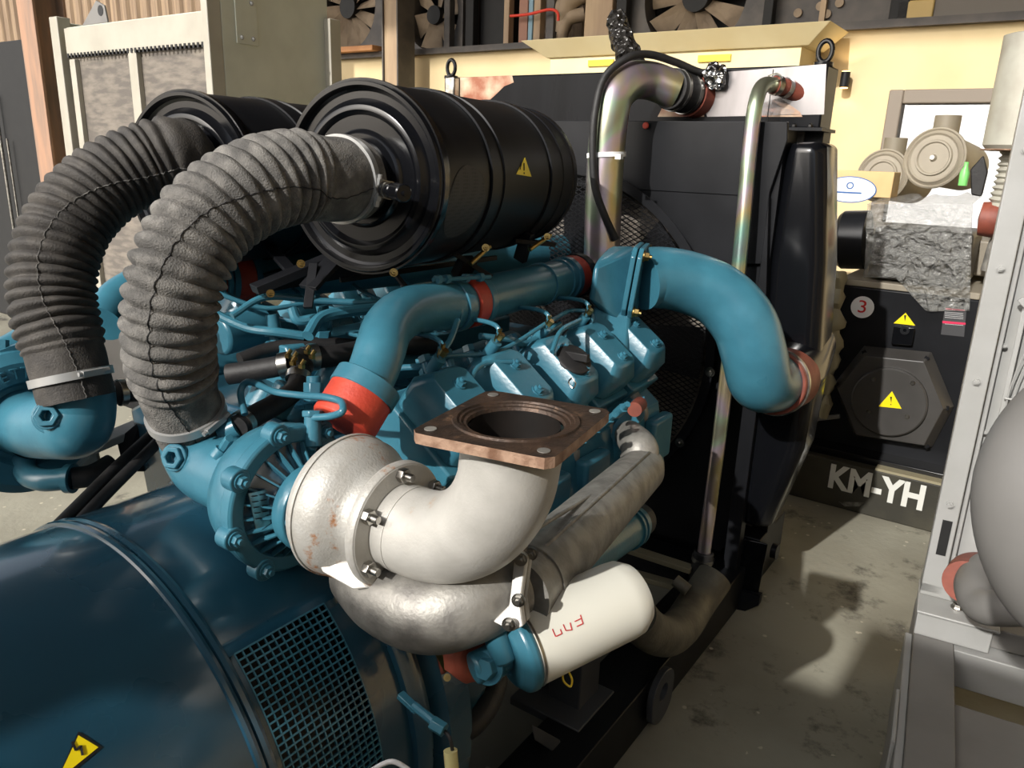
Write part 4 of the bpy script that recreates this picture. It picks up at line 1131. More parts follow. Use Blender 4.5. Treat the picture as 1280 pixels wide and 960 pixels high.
    for sgn in (1, -1):
        slope = h / w
        k = -int((2 * r * (1 + slope)) / h)
        c = -r * (1 + slope)
        while c < r * (1 + slope):
            # line z = sgn*slope*x + c inside circle
            A = 1 + slope * slope; Bq = 2 * sgn * slope * c; Cq = c * c - r * r
            D = Bq * Bq - 4 * A * Cq
            if D > 0:
                x0 = (-Bq - math.sqrt(D)) / (2 * A); x1 = (-Bq + math.sqrt(D)) / (2 * A)
                if x1 - x0 > .02:
                    m.bar((fc.x + x0, y, fc.z + sgn * slope * x0 + c), (fc.x + x1, y, fc.z + sgn * slope * x1 + c), .0035, .003)
            c += h
    m.build('mesh_guard', 'black_satin', T, ang=20)
    # inner bolts along the ring
    m = MB()
    for a in (R(70), R(20), R(-3), R(-30), R(120)): m.bolt(fc + V((math.cos(a) * (fr + .02), -.055, math.sin(a) * (fr + .02))), (0, -1, 0), .012, .012)
    m.build('ring_bolt', 'steel', shr)
    # angled side cheek from tank to lower right
    m = MB(); m.prism([at(984, 152, Y=sy - .02), at(984, 175, Y=sy - .02), at(962, 240, Y=sy - .02), at(952, 330, Y=sy - .02), at(915, 330, Y=sy - .02), at(930, 152, Y=sy - .02)], (0, .02, 0)); m.build('cheek_plate', 'black_satin', T, bevel=.002)
    m = MB(); m.prism([(sr - .02, sy - .03, .12), (sr + .03, sy - .03, .12), (sr + .03, sy - .03, 1.0), (sr - .02, sy - .03, 1.5)], (0, .05, 0)); m.build('cheek_rail', 'black_satin', T, bevel=.002)
    # lifting eyes
    for u, v in ((564, 92), (1030, 72)):
        p = at(u, v + 4, Y=RY + .05); p.z = zt
        m = MB(); m.cyl(p, p + V((0, 0, .012)), .03); ring = [p + V((math.cos(a) * .022, 0, .045 + math.sin(a) * .032)) for a in [2 * PI * i / 20 for i in range(21)]]
        m.tube(ring, .008, seg=10, sm=False); m.build('lifting_eye', 'black_gloss', T)
    p = at(565, 110, Y=RY - .02); m = MB(); m.box(p, (.055, .04, .09)); m.build('corner_cap', 'steel', T, bevel=.008)
    # charge air cooler side duct on the right: rounded tall box, tapering down
    m = MB()
    y0, y1 = 2.60, 2.82
    def sec(z, xa, xb, ya, yb, c=.035): return [V((xa + c, ya, z)), V((xb - c, ya, z)), V((xb, ya + c, z)), V((xb, yb - c, z)), V((xb - c, yb, z)), V((xa + c, yb, z)), V((xa, yb - c, z)), V((xa, ya + c, z))]
    pA = at(985, 172, Y=y0); pB = at(1028, 176, Y=y0)
    X_ = lambda u, v: at(u, v, Y=y0).x
    secs = [sec(1.675, pA.x + .0, X_(1030, 180) - .01, y0 + .02, y1 - .03), sec(1.655, pA.x - .01, X_(1031, 184), y0, y1), sec(1.30, pA.x - .02, X_(1036, 290), y0, y1), sec(.95, pA.x - .01, X_(1026, 430), y0, y1), sec(.66, -.80, X_(1004, 545), y0, y1), sec(.34, -.79, X_(958, 672), y0 + .0, y1 - .05)]
    vl = [[m.bm.verts.new(p) for p in s] for s in secs]
    for A, B in zip(vl, vl[1:]):
        for i in range(8): m.bm.faces.new((A[i], A[(i + 1) % 8], B[(i + 1) % 8], B[i]))
    m.bm.faces.new(vl[0]); m.bm.faces.new(vl[-1])
    m.build('cooler_side_duct', 'black_gloss', T, bevel=.02, seg=4, ang=50)
    # inlet spout facing the elbow
    a = at(992, 470, Y=2.62); 
    m = MB(); m.tube([at(975, 476, D=2.53), at(992, 462, D=2.62), at(1003, 430, D=2.75)], .1, seg=40, rf=lambda f, L: .1 + .012 * f); m.build('cooler_spout', 'black_gloss', T)
    # bracket and gusset at foot
    m = MB(); m.hull([at(908, 668, Y=2.62), at(960, 680, Y=2.62), at(948, 742, Y=2.62), at(905, 738, Y=2.62), at(908, 668, Y=2.9), at(960, 680, Y=2.9), at(948, 742, Y=2.9)]); m.build('foot_bracket', 'black_gloss', T, bevel=.004)
    m = MB(); m.prism([at(908, 735, Y=2.6), at(950, 745, Y=2.6), at(948, 757, Y=2.6), at(878, 786, Y=2.55)], (0, .03, 0)); m.build('gusset', 'black_satin', T)
    m = MB(); m.cyl(at(965, 688, Y=2.8), at(972, 690, Y=2.8), .03); m.build('foot_stud', 'black_satin', T)
    return T
M['tank_black'] = mat('dull_black_tank_paint', (13, 14, 17), .3, 0, (20, 21, 24), 3, stretch=(4, 1, .6), rvar=.08)
M['tank_black'].node_tree.nodes['Principled BSDF'].inputs['Specular IOR Level'].default_value = .12
M['silvery'] = mat('silver_metal_sheet', (158, 155, 156), .34, .8, (126, 123, 124), 3, stretch=(2, 1, .5), rvar=.1)
M['bare'] = mat('bare_primer_patch', (196, 176, 150), .6, .1, (140, 84, 60), 9, lo=.35, hi=.6, bump=.3)
radiator()

def steel_pipes():
    T = thing('coolant_pipe', 'thick rainbow zinc plated pipe bending down from the radiator top', 'pipe', at(753, 330, Y=2.35))
    P = [at(845, 113, Y=2.62), at(812, 101, Y=2.56), at(786, 103, Y=2.47), at(768, 122, Y=2.42), at(762, 150, Y=2.4), at(757, 200, Y=2.39), at(754, 260, Y=2.38), at(752, 330, Y=2.36)]
    MB().tube(P, .062, seg=40, k=10).build('pipe_body', 'zinc', T)
    a = at(838, 111, Y=2.6); b = at(866, 119, Y=2.72); d = (b - a).normalized()
    MB().cyl(a, b, .068, seg=40).build('rubber_sleeve', 'rubber', T, bevel=.003)
    m = MB(); m.ring(a + d * .02, a + d * .032, .067, .004, 40); m.ring(b - d * .045, b - d * .03, .067, .004, 40); m.build('hose_clamp', 'steel', T)
    MB().cyl(b - d * .02, b + d * .03, .075, seg=40).build('outlet_stub', 'redbrown', T)
    m = MB(); m.ring(at(758, 191, Y=2.39), at(758, 197, Y=2.39), .062, .004, 40); m.box(at(774, 196, Y=2.33), (.02, .02, .016)); m.build('cable_tie', 'paper', T)
    T2 = thing('coolant_pipe', 'thin rainbow zinc plated pipe running the height of the radiator', 'pipe', at(880, 690, Y=2.45))
    P = [at(985, 112, Y=2.72), at(966, 106, Y=2.66), at(953, 108, Y=2.6), at(945, 128, Y=2.55), at(938, 180, Y=2.53), at(926, 310, Y=2.5), at(905, 500, Y=2.47), at(880, 690, Y=2.45)]
    MB().tube(P, .0235, seg=24, k=10, rf=lambda f, L: .024).build('pipe_body', 'zinc', T2)
    MB().tube([at(968, 106, Y=2.665), at(982, 110, Y=2.71), at(1000, 118, Y=2.75)], .029).build('rubber_sleeve', 'redbrown', T2)
    m = MB(); m.ring(at(968, 106, Y=2.665), at(973, 107, Y=2.68), .029, .003); m.ring(at(980, 109, Y=2.7), at(984, 111, Y=2.715), .029, .003); m.tube([at(960, 95, Y=2.65), at(972, 92, Y=2.65), at(978, 98, Y=2.65), at(968, 102, Y=2.65)], .002, seg=6); m.build('hose_clamp', 'steel', T2)
    T3 = thing('lower_coolant_hose', 'grey cast coolant elbow at the foot of the thin pipe', 'pipe', at(865, 770, Y=2.35))
    m = MB(); m.cyl(at(880, 690, Y=2.45), at(872, 735, Y=2.43), .036, seg=28); m.build('rubber_sleeve', 'rubber', T3, bevel=.004)
    m = MB(); m.ring(at(879, 696, Y=2.45), at(878, 701, Y=2.45), .036, .004); m.ring(at(874, 724, Y=2.43), at(873, 729, Y=2.43), .036, .004); m.build('hose_clamp', 'steel', T3)
    MB().tube([at(893, 722, D=2.55), at(872, 752, D=2.5), at(852, 782, D=2.35), at(832, 795, D=2.2), at(808, 785, D=2.05), at(795, 770, D=2.0)], .058, seg=32, rf=lambda f, L: .06 - .004 * f).build('elbow_body', 'castgrey', T3)
    m = MB(); m.lathe(at(860, 738, D=2.42), V((-.7, 0, .3)), [(0, 0), (0, .02), (.05, .02), (.05, 0)], 12); m.build('elbow_boss', 'castgrey', T3)
    # black breather hose along the thick pipe
    T4 = MB().tube([at(880, 92, Y=2.7), at(868, 88, Y=2.66), at(845, 78, Y=2.6), at(810, 68, Y=2.5), at(785, 72, Y=2.42), at(757, 95, Y=2.36), at(744, 140, Y=2.32), at(741, 195, Y=2.31), at(744, 235, Y=2.31), at(756, 270, Y=2.32), at(770, 300, Y=2.34)], .0125, seg=14, k=10).build('breather_hose', 'rubber')
    tag(T4, 'thin black hose arching over the thick zinc plated pipe', 'hose')
    T5 = MB().tube([at(795, 95, Y=2.78), at(786, 70, Y=2.78), at(776, 45, Y=2.8), at(768, 18, Y=2.8)], .045, seg=24, rf=lambda f, L: .052 - .016 * f + .004 * math.sin(L * 90)).noise(.012, 30).build('foil_bundle', 'foil', ang=20)
    T5.data.materials[0] = M['darkfoil']
    tag(T5, 'crumpled shiny black wrapped pipe end sticking up above the radiator', 'pipe wrapping')
    m = MB(); m.ball(at(893, 95, Y=2.7), .04, (1, .7, 1.1)).noise(.02, 40)
    tag(m.build('foil_bundle', 'foil', ang=15), 'scrap of bright crumpled foil at the breather hose end', 'foil')
M['castgrey'] = mat('rough_grey_casting', (110, 106, 94), .6, .3, (84, 80, 70), 14, bump=.4)
M['darkfoil'] = foilmat(); M['darkfoil'].node_tree.nodes['Principled BSDF'].inputs['Base Color'].default_value = lin((44, 42, 40))
M['darkfoil'].node_tree.nodes['Principled BSDF'].inputs['Metallic'].default_value = .2
steel_pipes()

# ------------------------------------------------------------------ skid frame
def skid():
    T = thing('skid_frame', 'black steel base frame under the engine with lifting lug', 'base frame', (-1.4, 1.3, 0))
    xr = -.72
    m = MB(); m.boxp((xr - .16, -.9, 0), (xr, 3.1, .16)); m.build('side_rail', 'black_satin', T, bevel=.004)
    m = MB(); m.boxp((-2.0, -.9, 0), (-1.84, 3.1, .16)); m.build('side_rail', 'black_satin', T, bevel=.004)
    m = MB(); m.boxp((-1.84, 2.55, .02), (xr - .16, 2.65, .14)); m.build('cross_member', 'black_satin', T, bevel=.004)
    m = MB(); m.boxp((-1.84, .95, .02), (xr - .16, 1.05, .14)); m.build('cross_member', 'black_satin', T, bevel=.004)
    # engine mounting post
    a, b = at(700, 905, X=-.88), at(715, 840, X=-.88)
    c = at(717, 905, X=-.86)
    m = MB(); m.boxp((c.x - .06, c.y - .05, .16), (c.x + .04, c.y + .06, .62)); m.build('mounting_post', 'steelgrey', T, bevel=.004)
    m = MB(); m.boxp((c.x - .14, c.y - .12, .14), (c.x + .08, c.y + .08, .165)); m.build('mounting_plate', 'steelgrey', T, bevel=.003)
    m = MB(); m.hull([at(664, 905, X=-.8), at(700, 925, X=-.8), at(707, 950, X=-.8), at(668, 925, X=-.8), at(664, 905, X=-.9), at(700, 925, X=-.9), at(707, 950, X=-.9)]); m.build('mounting_gusset', 'steelgrey', T, bevel=.003)
    m = MB()
    # lifting lug with hole
    cc = at(822, 862, X=xr + .01); seg = 28; th = .02
    o0 = []; 
    pts = [at(u, v, X=xr + .01) for u, v in ((810, 897), (800, 880), (812, 850), (826, 835), (836, 848), (838, 875), (828, 892))]
    lo = [];
    for i in range(seg):
        a = 2 * PI * i / seg
        lo.append((cc + V((0, math.cos(a) * .075, math.sin(a) * .07 - (.03 if math.sin(a) < -.3 else 0))), cc + V((0, math.cos(a) * .028, math.sin(a) * .028))))
    for s in (0, 1):
        pass
    A = [m.bm.verts.new(p) for p, q in lo]; B = [m.bm.verts.new(q) for p, q in lo]; A2 = [m.bm.verts.new(p + V((th, 0, 0))) for p, q in lo]; B2 = [m.bm.verts.new(q + V((th, 0, 0))) for p, q in lo]
    for i in range(seg):
        j = (i + 1) % seg
        for w, z in ((A, B), (B, B2), (B2, A2), (A2, A)): m.bm.faces.new((w[i], w[j], z[j], z[i]))
    m.build('lifting_lug', 'steelgrey', T, bevel=.002)
    # brass coloured rails seen behind the filter
    return T
M['steelgrey'] = mat('dark_grey_primer', (74, 76, 80), .5, .1, (62, 64, 68), 7)
skid()
def floor_bits():
    m = MB(); m.tube([at(430, 960, D=1.5), at(520, 935, D=1.55), at(590, 905, D=1.6), at(618, 860, D=1.7), at(622, 820, D=1.8)], .026); 
    tag(m.build('battery_cable', 'rubber'), 'thick black cable looping under the engine beside the sump', 'cable')
    for a, b, lab in (((785, 684), (865, 712), 'upper of the two pale steel bars lying under the radiator'), ((810, 722), (850, 734), 'lower of the two pale steel bars lying under the radiator')):
        m = MB(); m.bar(at(a[0] - 30, a[1] - 8, Y=2.42), at(b[0], b[1], Y=2.42), .045, .02, up=(0, 0, 1)); tag(m.build('steel_bar', 'brassbar', bevel=.003), lab, 'metal bar', 'pale bars under the radiator')
    m = MB(); m.tube([at(460, 965, D=1.2), at(490, 952, D=1.2), at(515, 965, D=1.2)], .004); tag(m.build('white_cable', 'paper'), 'white cable loop at the bottom edge beside the alternator mesh', 'cable')
M['brassbar'] = mat('pale_dusty_steel', (150, 142, 116), .6, .2)
floor_bits()

# ------------------------------------------------------------------ grey generator on the right (partly in frame)
def right_unit():
    T = thing('grey_generator', 'light grey generator set radiator and base cut off by the right edge', 'generator', (.4, 2.0, 0))
    rot = Matrix.Rotation(R(6.5), 4, 'Z')
    o = at(1150, 738, Z=.39); O = V((o.x, o.y, 0))
    def W(x, y, z): return O + rot @ V((x, y, z))
    def bx(name, a, b, mm, bev=.003):
        a = V(a); b = V(b); c = (a + b) / 2; s = V((abs(a.x - b.x), abs(a.y - b.y), abs(a.z - b.z)))
        return MB().box(W(*c), s, rot.to_3x3()).build(name, mm, T, bevel=bev)
    cpo = bx('corner_post', (0, 0, .39), (.058, .05, 2.0), 'greyp')
    bx('post_flange', (.062, .02, .39), (.074, .06, 2.0), 'greyp')
    for z in (1.66, 1.36, 1.05, .68): MB().bolt(W(.03, -.001, z), rot @ V((0, -1, 0)), .008, .008).build('post_bolt', 'greyp', cpo)
    for z in (1.5, 1.15, .9): MB().bolt(W(.08, .04, z), rot @ V((0, -1, 0)), .005, .006).build('panel_bolt', 'greyp', T)
    bx('shroud_panel', (.074, .06, .5), (1.4, .08, 2.0), 'greyp')
    bx('core_panel', (.15, .052, .85), (1.3, .059, 1.85), 'wiredark')
    gc = (.66, 1.02)
    for k in range(26):
        r = .24 + k * .0125
        ring = [W(gc[0] + math.cos(2 * PI * i / 96) * r, -.02, gc[1] + math.sin(2 * PI * i / 96) * r) for i in range(97)]
        MB().tube(ring, .0017, seg=5, sm=False, cap=False).build('guard_wire', 'greyp', T)
    m = MB()
    for k in range(24):
        a = 2 * PI * k / 24; m.cyl(W(gc[0] + math.cos(a) * .24, -.021, gc[1] + math.sin(a) * .24), W(gc[0] + math.cos(a) * .56, -.021, gc[1] + math.sin(a) * .56), .003, seg=6)
    m.build('guard_spokes', 'greyp', T)
    m = MB()
    ring = [W(gc[0] + math.cos(2 * PI * i / 8 + PI / 8) * .6, .02, gc[1] + math.sin(2 * PI * i / 8 + PI / 8) * .62) for i in range(9)]
    for a, b in zip(ring, ring[1:]): m.bar(a, b, .012, .06)
    m.build('shroud_frame', 'greyp', T, bevel=.002)
    m = MB()
    for i in range(40): m.cyl(W(.16 + i * .028, .045, .86), W(.16 + i * .028, .045, 1.84), .0016, seg=5)
    for i in range(35): m.cyl(W(.15, .045, .86 + i * .028), W(1.3, .045, .86 + i * .028), .0016, seg=5)
    m.build('wire_mesh', 'greyp', T)
    bx('post_foot', (0, .0, .38), (.17, .1, .42), 'greyp'); bx('post_slot', (.02, -.004, .52), (.045, .0, .63), 'black_matt', 0)
    bx('saddle', (.0, -.10, .30), (.19, .1, .372), 'greyp')
    bx('saddle_lip', (-.003, -.108, .372), (.205, .1, .38), 'greyp')
    bx('side_rail', (.0, -2.2, .0), (.105, .12, .30), 'greyp2')
    bx('rail_tab', (-.02, -2.2, .02), (.0, -.09, .292), 'greyp')
    bx('rail_tab', (-.03, -.62, .05), (-.02, -.40, .3), 'greyp')
    bx('cross_member', (.105, -.12, .18), (1.4, -.0, .295), 'greyp')
    bx('deck_plate', (.105, -2.2, .24), (1.4, -.36, .28), 'greyp2')
    bx('upper_plate', (.19, -.06, .30), (1.4, .1, .36), 'greyp2')
    MB().tube([at(1240, 716, D=2.25), at(1216, 716, D=2.12), at(1207, 728, D=2.0)], .055, seg=32).build('hose_sleeve', 'redbrown', T)['label'] = 'brown red rubber sleeve'
    MB().tube([at(1250, 706, D=2.25), at(1226, 714, D=2.05), at(1216, 736, D=1.92), at(1228, 757, D=1.85), at(1260, 760, D=1.78), at(1350, 755, D=1.7)], .042, seg=36, k=10).build('coolant_elbow', 'greyp2', T)
    MB().tube([at(1430, 520, D=.8), at(1360, 545, D=.8), at(1318, 620, D=.8), at(1345, 720, D=.8), at(1430, 760, D=.8)], .075, seg=48, k=10).build('air_pipe', 'greyp2', T)
    MB().bolt(W(.1, -.03, .38), (0, 0, 1), .012, .014).build('saddle_bolt', 'steel', T)
M['wiredark'] = mat('dark_grey_core', (96, 97, 100), .5, .3, (84, 85, 90), 30)
right_unit()

# ------------------------------------------------------------------ genset at the back right
GY = 3.95
def back_genset():
    T = thing('black_generator', 'black alternator box with number 3 sticker and hexagonal end cover, back right', 'generator', (-.55, GY + .4, .2))
    a = at(1042, 352, Y=GY); b = at(1222, 385, Y=GY); zb = .26
    m = MB(); m.boxp((a.x, GY, zb), (b.x + .02, GY + .9, 1.06)); m.build('alternator_box', 'black_satin', T, bevel=.008)
    m = MB(); m.boxp((a.x + .02, GY + .0, 1.06), (b.x, GY + .85, 1.09)); m.build('top_ledge', 'taupe', T, bevel=.004)
    # end bell: hexagonal spider and round cover
    c = at(1113, 500, Y=GY - .05)
    m = MB(); hx = [at(u, v, Y=GY - .005) for u, v in ((1080, 432), (1165, 440), (1193, 508), (1165, 560), (1068, 545), (1042, 480))]
    ins = [c + (p - c) * .86 + V((0, -.07, 0)) for p in hx]; m.hull(hx + ins); m.build('end_cover', 'darkend', T, bevel=.004)
    m = MB()
    for p in hx: m.bar(c + V((0, -.025, 0)) + (p - c) * .45, p + V((0, -.045, 0)) * 1 - (p - c) * .06, .006, .02); 
    m.build('cover_rib', 'black_satin', T)
    m = MB(); m.lathe(c + V((0, -.02, 0)), (0, -1, 0), [(0, .165), (.03, .165), (.036, .158), (.036, 0)], 64); rcd = m.build('round_cover', 'darkend', T)
    m = MB()
    for u, v in ((1092, 474), (1141, 479), (1086, 515), (1134, 521)): m.mark(); m.lathe(at(u, v, Y=GY - .107), (0, -1, 0), [(0, 0), (0, .011), (.006, .008), (.006, 0)], 12)
    m.build('cover_screw', 'steel', rcd)
    def tri(name, pts, y, mm): return MB().prism([at(u, v, Y=y) for u, v in pts], (0, .001, 0)).build(name, mm, T)
    tri('warning_sticker', ((1115, 489), (1127, 511), (1098, 508)), GY - .108, 'sticker_y')
    tri('warning_mark', ((1112.5, 496), (1115, 496), (1114, 504)), GY - .1095, 'ink'); tri('warning_mark', ((1112.5, 505), (1114.3, 505), (1114, 507)), GY - .1095, 'ink')
    tri('warning_sticker', ((1132, 391), (1144, 407), (1117, 404)), GY - .0015, 'sticker_y'); tri('warning_mark', ((1130, 394), (1133, 394), (1131, 402)), GY - .003, 'ink')
    # number sticker
    p = at(1078, 384, Y=GY - .002); m = MB(); m.lathe(p, (0, -1, 0), [(0, 0), (0, .052), (.001, .052), (.001, 0)], 48); m.build('number_sticker', 'paper', T)
    text('number_sticker_text', '3', .085, p + V((0, -.002, 0)), (1, 0, 0), (0, -1, 0), 'redink2', T, .0006, 1.15)
    # lifting lug and data label
    m = MB(); m.hull([at(u, v, Y=y) for y in (GY - .03, GY) for u, v in ((1117, 408), (1144, 410), (1140, 432), (1114, 430))]); m.build('lifting_lug', 'black_gloss', T, bevel=.004)
    m = MB(); m.lathe(at(1131, 413, Y=GY - .032), (0, -1, 0), [(0, .008), (.003, .008), (.003, .02), (0, .02)], 24); m.build('lug_hole_ring', 'black_satin', T)
    tri('data_label', ((1181, 385), (1208, 388), (1205, 421), (1176, 418)), GY - .001, 'labelgrey')
    tri('data_label_stripe', ((1178, 401), (1207, 403.5), (1207, 406), (1178, 404)), GY - .002, 'pinkred'); tri('data_label_stripe', ((1182, 385), (1206, 387), (1206, 389), (1182, 387)), GY - .002, 'pinkred')
    m = MB()
    for k in range(5): m.bar(at(1181, 390 + k * 2.2 + (6 if k > 3 else 0), Y=GY - .002), at(1204, 392 + k * 2.2 + (6 if k > 3 else 0), Y=GY - .002), .003, .001)
    m.build('data_label_text', 'paper', T)
    # terminal box on top, round black cap at its left
    ta = at(1083, 345, Y=GY + .05); tb = at(1215, 262, Y=GY + .05)
    m = MB(); m.boxp((ta.x, GY + .05, 1.1), (tb.x + .03, GY + .5, 1.34)); m.build('terminal_box', 'darkend', T, bevel=.02, seg=3)
    p = at(1085, 300, Y=GY + .12); q = at(1050, 300, Y=GY + .12)
    m = MB(); m.lathe(p, q - p, [(0, 0), (0, .14), (.11, .14), (.13, .125), (.13, .0)], 40, ); m.build('round_cap', 'black_satin', T, bevel=.003)
    # base frame and painted beam
    m = MB(); m.boxp((-1.1, GY - .12, .22), (.6, GY + 1.0, .27)); m.build('base_tray', 'black_gloss', T, bevel=.004)
    return T
M['darkend'] = mat('charcoal_paint', (62, 60, 58), .45, 0, (54, 52, 50), 6)
M['labelgrey'] = mat('dark_label', (60, 60, 62), .5); M['pinkred'] = mat('crimson_ink', (200, 40, 80), .5)
back_genset()
def km_beam():
    m = MB(); y = 3.77; z = .235
    m.boxp((-.98, y, 0), (.5, y + .14, z))
    T = m.build('painted_beam', 'beam', bevel=.006); tag(T, 'dark steel floor beam with white stencilled letters under the black generator', 'beam')
    n0 = at(1032, 605, Y=y); n1 = at(1160, 620, Y=y)
    c = (n0 + n1) / 2; 
    text('stencil_text', 'KM-YH', .165, V((c.x, y - .004, .15)), (1, 0, 0), (0, -1, 0), 'whiteink', T, .0008, .84, bold=.006)
    q = [at(u, v, Y=y - .001) for u, v in ((1048, 627), (1080, 628), (1074, 633), (1056, 633))]
    m = MB().prism(q, (0, .0008, 0)).build('paint_smear', 'smear', T)
    m = MB(); m.boxp((-.5, y - .0, z), (.5, y + .1, z + .012)); m.build('beam_lip', 'brassbar', T)
M['smear'] = mat('thin_white_overspray', (120, 118, 110), .8, 0, (60, 57, 46), 30)
M['beam'] = mat('dirty_black_beam', (44, 42, 34), .6, 0, (60, 57, 46), 5, bump=.2)
km_beam()

def back_stuff():
    # film draped over the terminal box
    m = MB()
    Y0 = GY + .02
    import itertools
    pts = [(1085, 252), (1215, 250), (1216, 340), (1202, 388), (1165, 385), (1115, 388), (1110, 378), (1140, 352), (1150, 352), (1083, 348)]
    nx, ny = 40, 36
    top = [at(1085 + 130 * i / nx, 256, Y=Y0) for i in range(nx + 1)]
    grid = []
    from mathutils import noise as nz
    for j in range(ny + 1):
        row = []
        for i in range(nx + 1):
            fx = i / nx; 
            yb = 347 if fx < .3 else 347 + 42 * min(1, (fx - .3) * 3.5)
            u = 1084 + 132 * fx - (4 * j / ny); v = 255 + (yb - 255) * j / ny
            if fx < .45 and j > ny * .7: u += 0
            p = at(u, v, Y=Y0 - .03)
            p += V((0, 1, 0)) * (nz.noise(p * 16) * .02 + nz.noise(p * 50) * .007)
            row.append(m.bm.verts.new(p))
        grid.append(row)
    for j in range(ny):
        for i in range(nx): m.bm.faces.new((grid[j][i], grid[j][i + 1], grid[j + 1][i + 1], grid[j + 1][i]))
    back = []
    for i in range(nx + 1):
        p = grid[0][i].co + V((0, .45, .03)) + nz.noise_vector(grid[0][i].co * 20) * .02; back.append(m.bm.verts.new(p))
    for i in range(nx): m.bm.faces.new((grid[0][i], grid[0][i + 1], back[i + 1], back[i]))
    o = m.build('plastic_film', 'wrap', ang=40); tag(o, 'crumpled clear plastic film draped over the black generator terminal box', 'plastic sheet')
    sol = o.modifiers.new('thick', 'SOLIDIFY'); sol.thickness = .0008
    # spare taupe air cleaners on the shelf behind
    def spare(cu, cv, Y, rpx, label, nose=True):
        c = at(cu, cv, Y=Y); r = rpx * Y / 961 * .93
        d = V((-.25, -1, .1)).normalized()
        t = thing('spare_air_cleaner', label, 'air filter', c - V((0, 0, r)), None)
        MB().lathe(c, d, [(-.4, 0), (-.4, r * .8), (-.02, r * .88), (0, r), (.015, r), (.02, r * .95), (.012, r * .9), (.02, r * .84), (.028, r * .8), (.02, r * .74), (.02, r * .6), (.03, r * .57), (.03, r * .52), (.022, r * .48), (.022, r * .12), (.028, r * .1), (.028, 0)], 48).build('canister', 'taupe', t)
        MB().cyl(c + V((0, .2, r * .7)), c + V((0, .2, r * 1.45)), r * .42, seg=28).build('inlet_neck', 'taupe2', t)
        MB().lathe(c + d * .028, d, [(0, 0), (0, .016), (.012, .012), (.012, 0)], 8).build('wing_nut', 'steel', t)
    spare(1169, 198, 4.5, 34, 'round taupe spare air cleaner standing upright in front of the window')
    spare(1104, 220, 4.75, 31, 'round taupe spare air cleaner leaning behind the board with the oval sign')
    m = MB(); m.boxp((-1.3, 4.35, 1.12), (.4, 5.3, 1.29)); tag(m.build('storage_bench', 'taupe', bevel=.01), 'dusty taupe bench carrying the spare air cleaners before the window', 'bench')
    bd = at(1072, 230, Y=4.3)
    a0 = at(1032, 212, Y=4.32); a1 = at(1113, 248, Y=4.32)
    m = MB(); m.boxp((a0.x, 4.32, a1.z), (a1.x, 4.5, a0.z)); b = m.build('sign_board', 'wood', bevel=.004); tag(b, 'pale yellow box with a white oval sign, right of the radiator', 'box')
    m = MB(); p = at(1062, 237, Y=4.315); x, z = V((1, 0, 0)), V((0, 0, 1))
    def ell(rx, rz, y, mm, name):
        MB().prism([p + V((math.cos(2 * PI * i / 40) * rx, y, math.sin(2 * PI * i / 40) * rz)) for i in range(40)], (0, .001, 0)).build(name, mm, b)
    ell(.128, .066, 0, 'copperblue', 'oval_sign_border'); ell(.123, .061, -.0015, 'paper', 'oval_sign')
    m = MB(); m.lathe(p + V((0, -.002, .02)), (0, -1, 0), [(0, .012), (.001, .012), (.001, .018), (0, .018)], 20); m.build('oval_sign_emblem', 'copperblue', b)
    m = MB(); m.box(p + V((0, -.002, -.015)), (.12, .001, .008)); m.build('oval_sign_text', 'copperblue', b)
    # silencer
    t = thing('exhaust_silencer', 'white standing exhaust silencer cylinder with flexible pipe at the right edge', 'silencer', at(1240, 300, Y=4.0))
    c0 = at(1243, 188, Y=3.9); c1 = at(1262, 48, Y=3.9); cx_ = c0.x + .07
    zb, zt = c0.z, c1.z
    MB().lathe((cx_, 3.9, 0), (0, 0, 1), [(zb, 0), (zb, .1), (zb + .02, .118), (zb + .44, .118), (zb + .445, .1), (zt, .1), (zt + .012, .09), (zt + .012, 0)], 48).build('silencer_body', 'muffler', t)
    MB().lathe((cx_, 3.9, 0), (0, 0, 1), [(zb - .002, 0), (zb - .002, .1), (zb + .0, .125), (zb + .004, .12)], 48).build('silencer_rim', 'rusty_edge', t)
    MB().cyl((cx_ + .03, 3.9, zt), (cx_ + .03, 3.9, zt + .09), .045).build('outlet_stub', 'muffler', t)
    MB().tube([(cx_, 3.9, zb), (cx_, 3.9, zb - .12), (cx_ - .01, 3.9, zb - .26)], .05, n=60, rf=lambda f, L: .045 + .006 * math.sin(L * 260)).build('flexible_pipe', 'muffler', t)
    MB().lathe((cx_ - .02, 3.9, zb - .28), (-1, 0, 0), [(-.05, 0), (-.05, .06), (.0, .075), (.05, .07), (.06, .0)], 28).build('turbine_snail', 'redbrown', t)
    MB().tube([(cx_ + .08, 3.93, zb - .3), (cx_ + .02, 3.93, zb - .35), (cx_ + .0, 3.93, zb - .5)], .035).build('drain_pipe', 'alu_dark', t)
    m = MB(); m.hull([at(u, v, Y=4.36) for u, v in ((1212, 212), (1230, 192), (1236, 215), (1228, 248), (1213, 245))] + [at(1225, 210, Y=4.5)]); tag(m.build('black_cloth', 'rubber', bevel=.01), 'small black cover lump on the bench left of the white silencer', 'cover')
    m = MB(); m.lathe(at(1203, 232, Y=4.4), (0, 0, 1), [(0, 0), (0, .02), (.06, .022), (.09, .01), (.11, .01), (.11, 0)], 16); tag(m.build('green_bottle', 'green'), 'small green bottle on the bench right of the round air cleaner', 'bottle')
    # clutter between radiator and genset
    m = MB(); m.tube([at(1050, 340, Y=3.9), at(1045, 400, Y=3.9), at(1040, 450, Y=3.9), at(1030, 520, Y=3.9)], .03, rf=lambda f, L: .03 + .01 * math.sin(L * 60)).noise(.02, 14)
    tag(m.build('wrapped_pipe', 'brassbar'), 'pipe in dirty wrapping standing between the radiator and black generator', 'pipe')
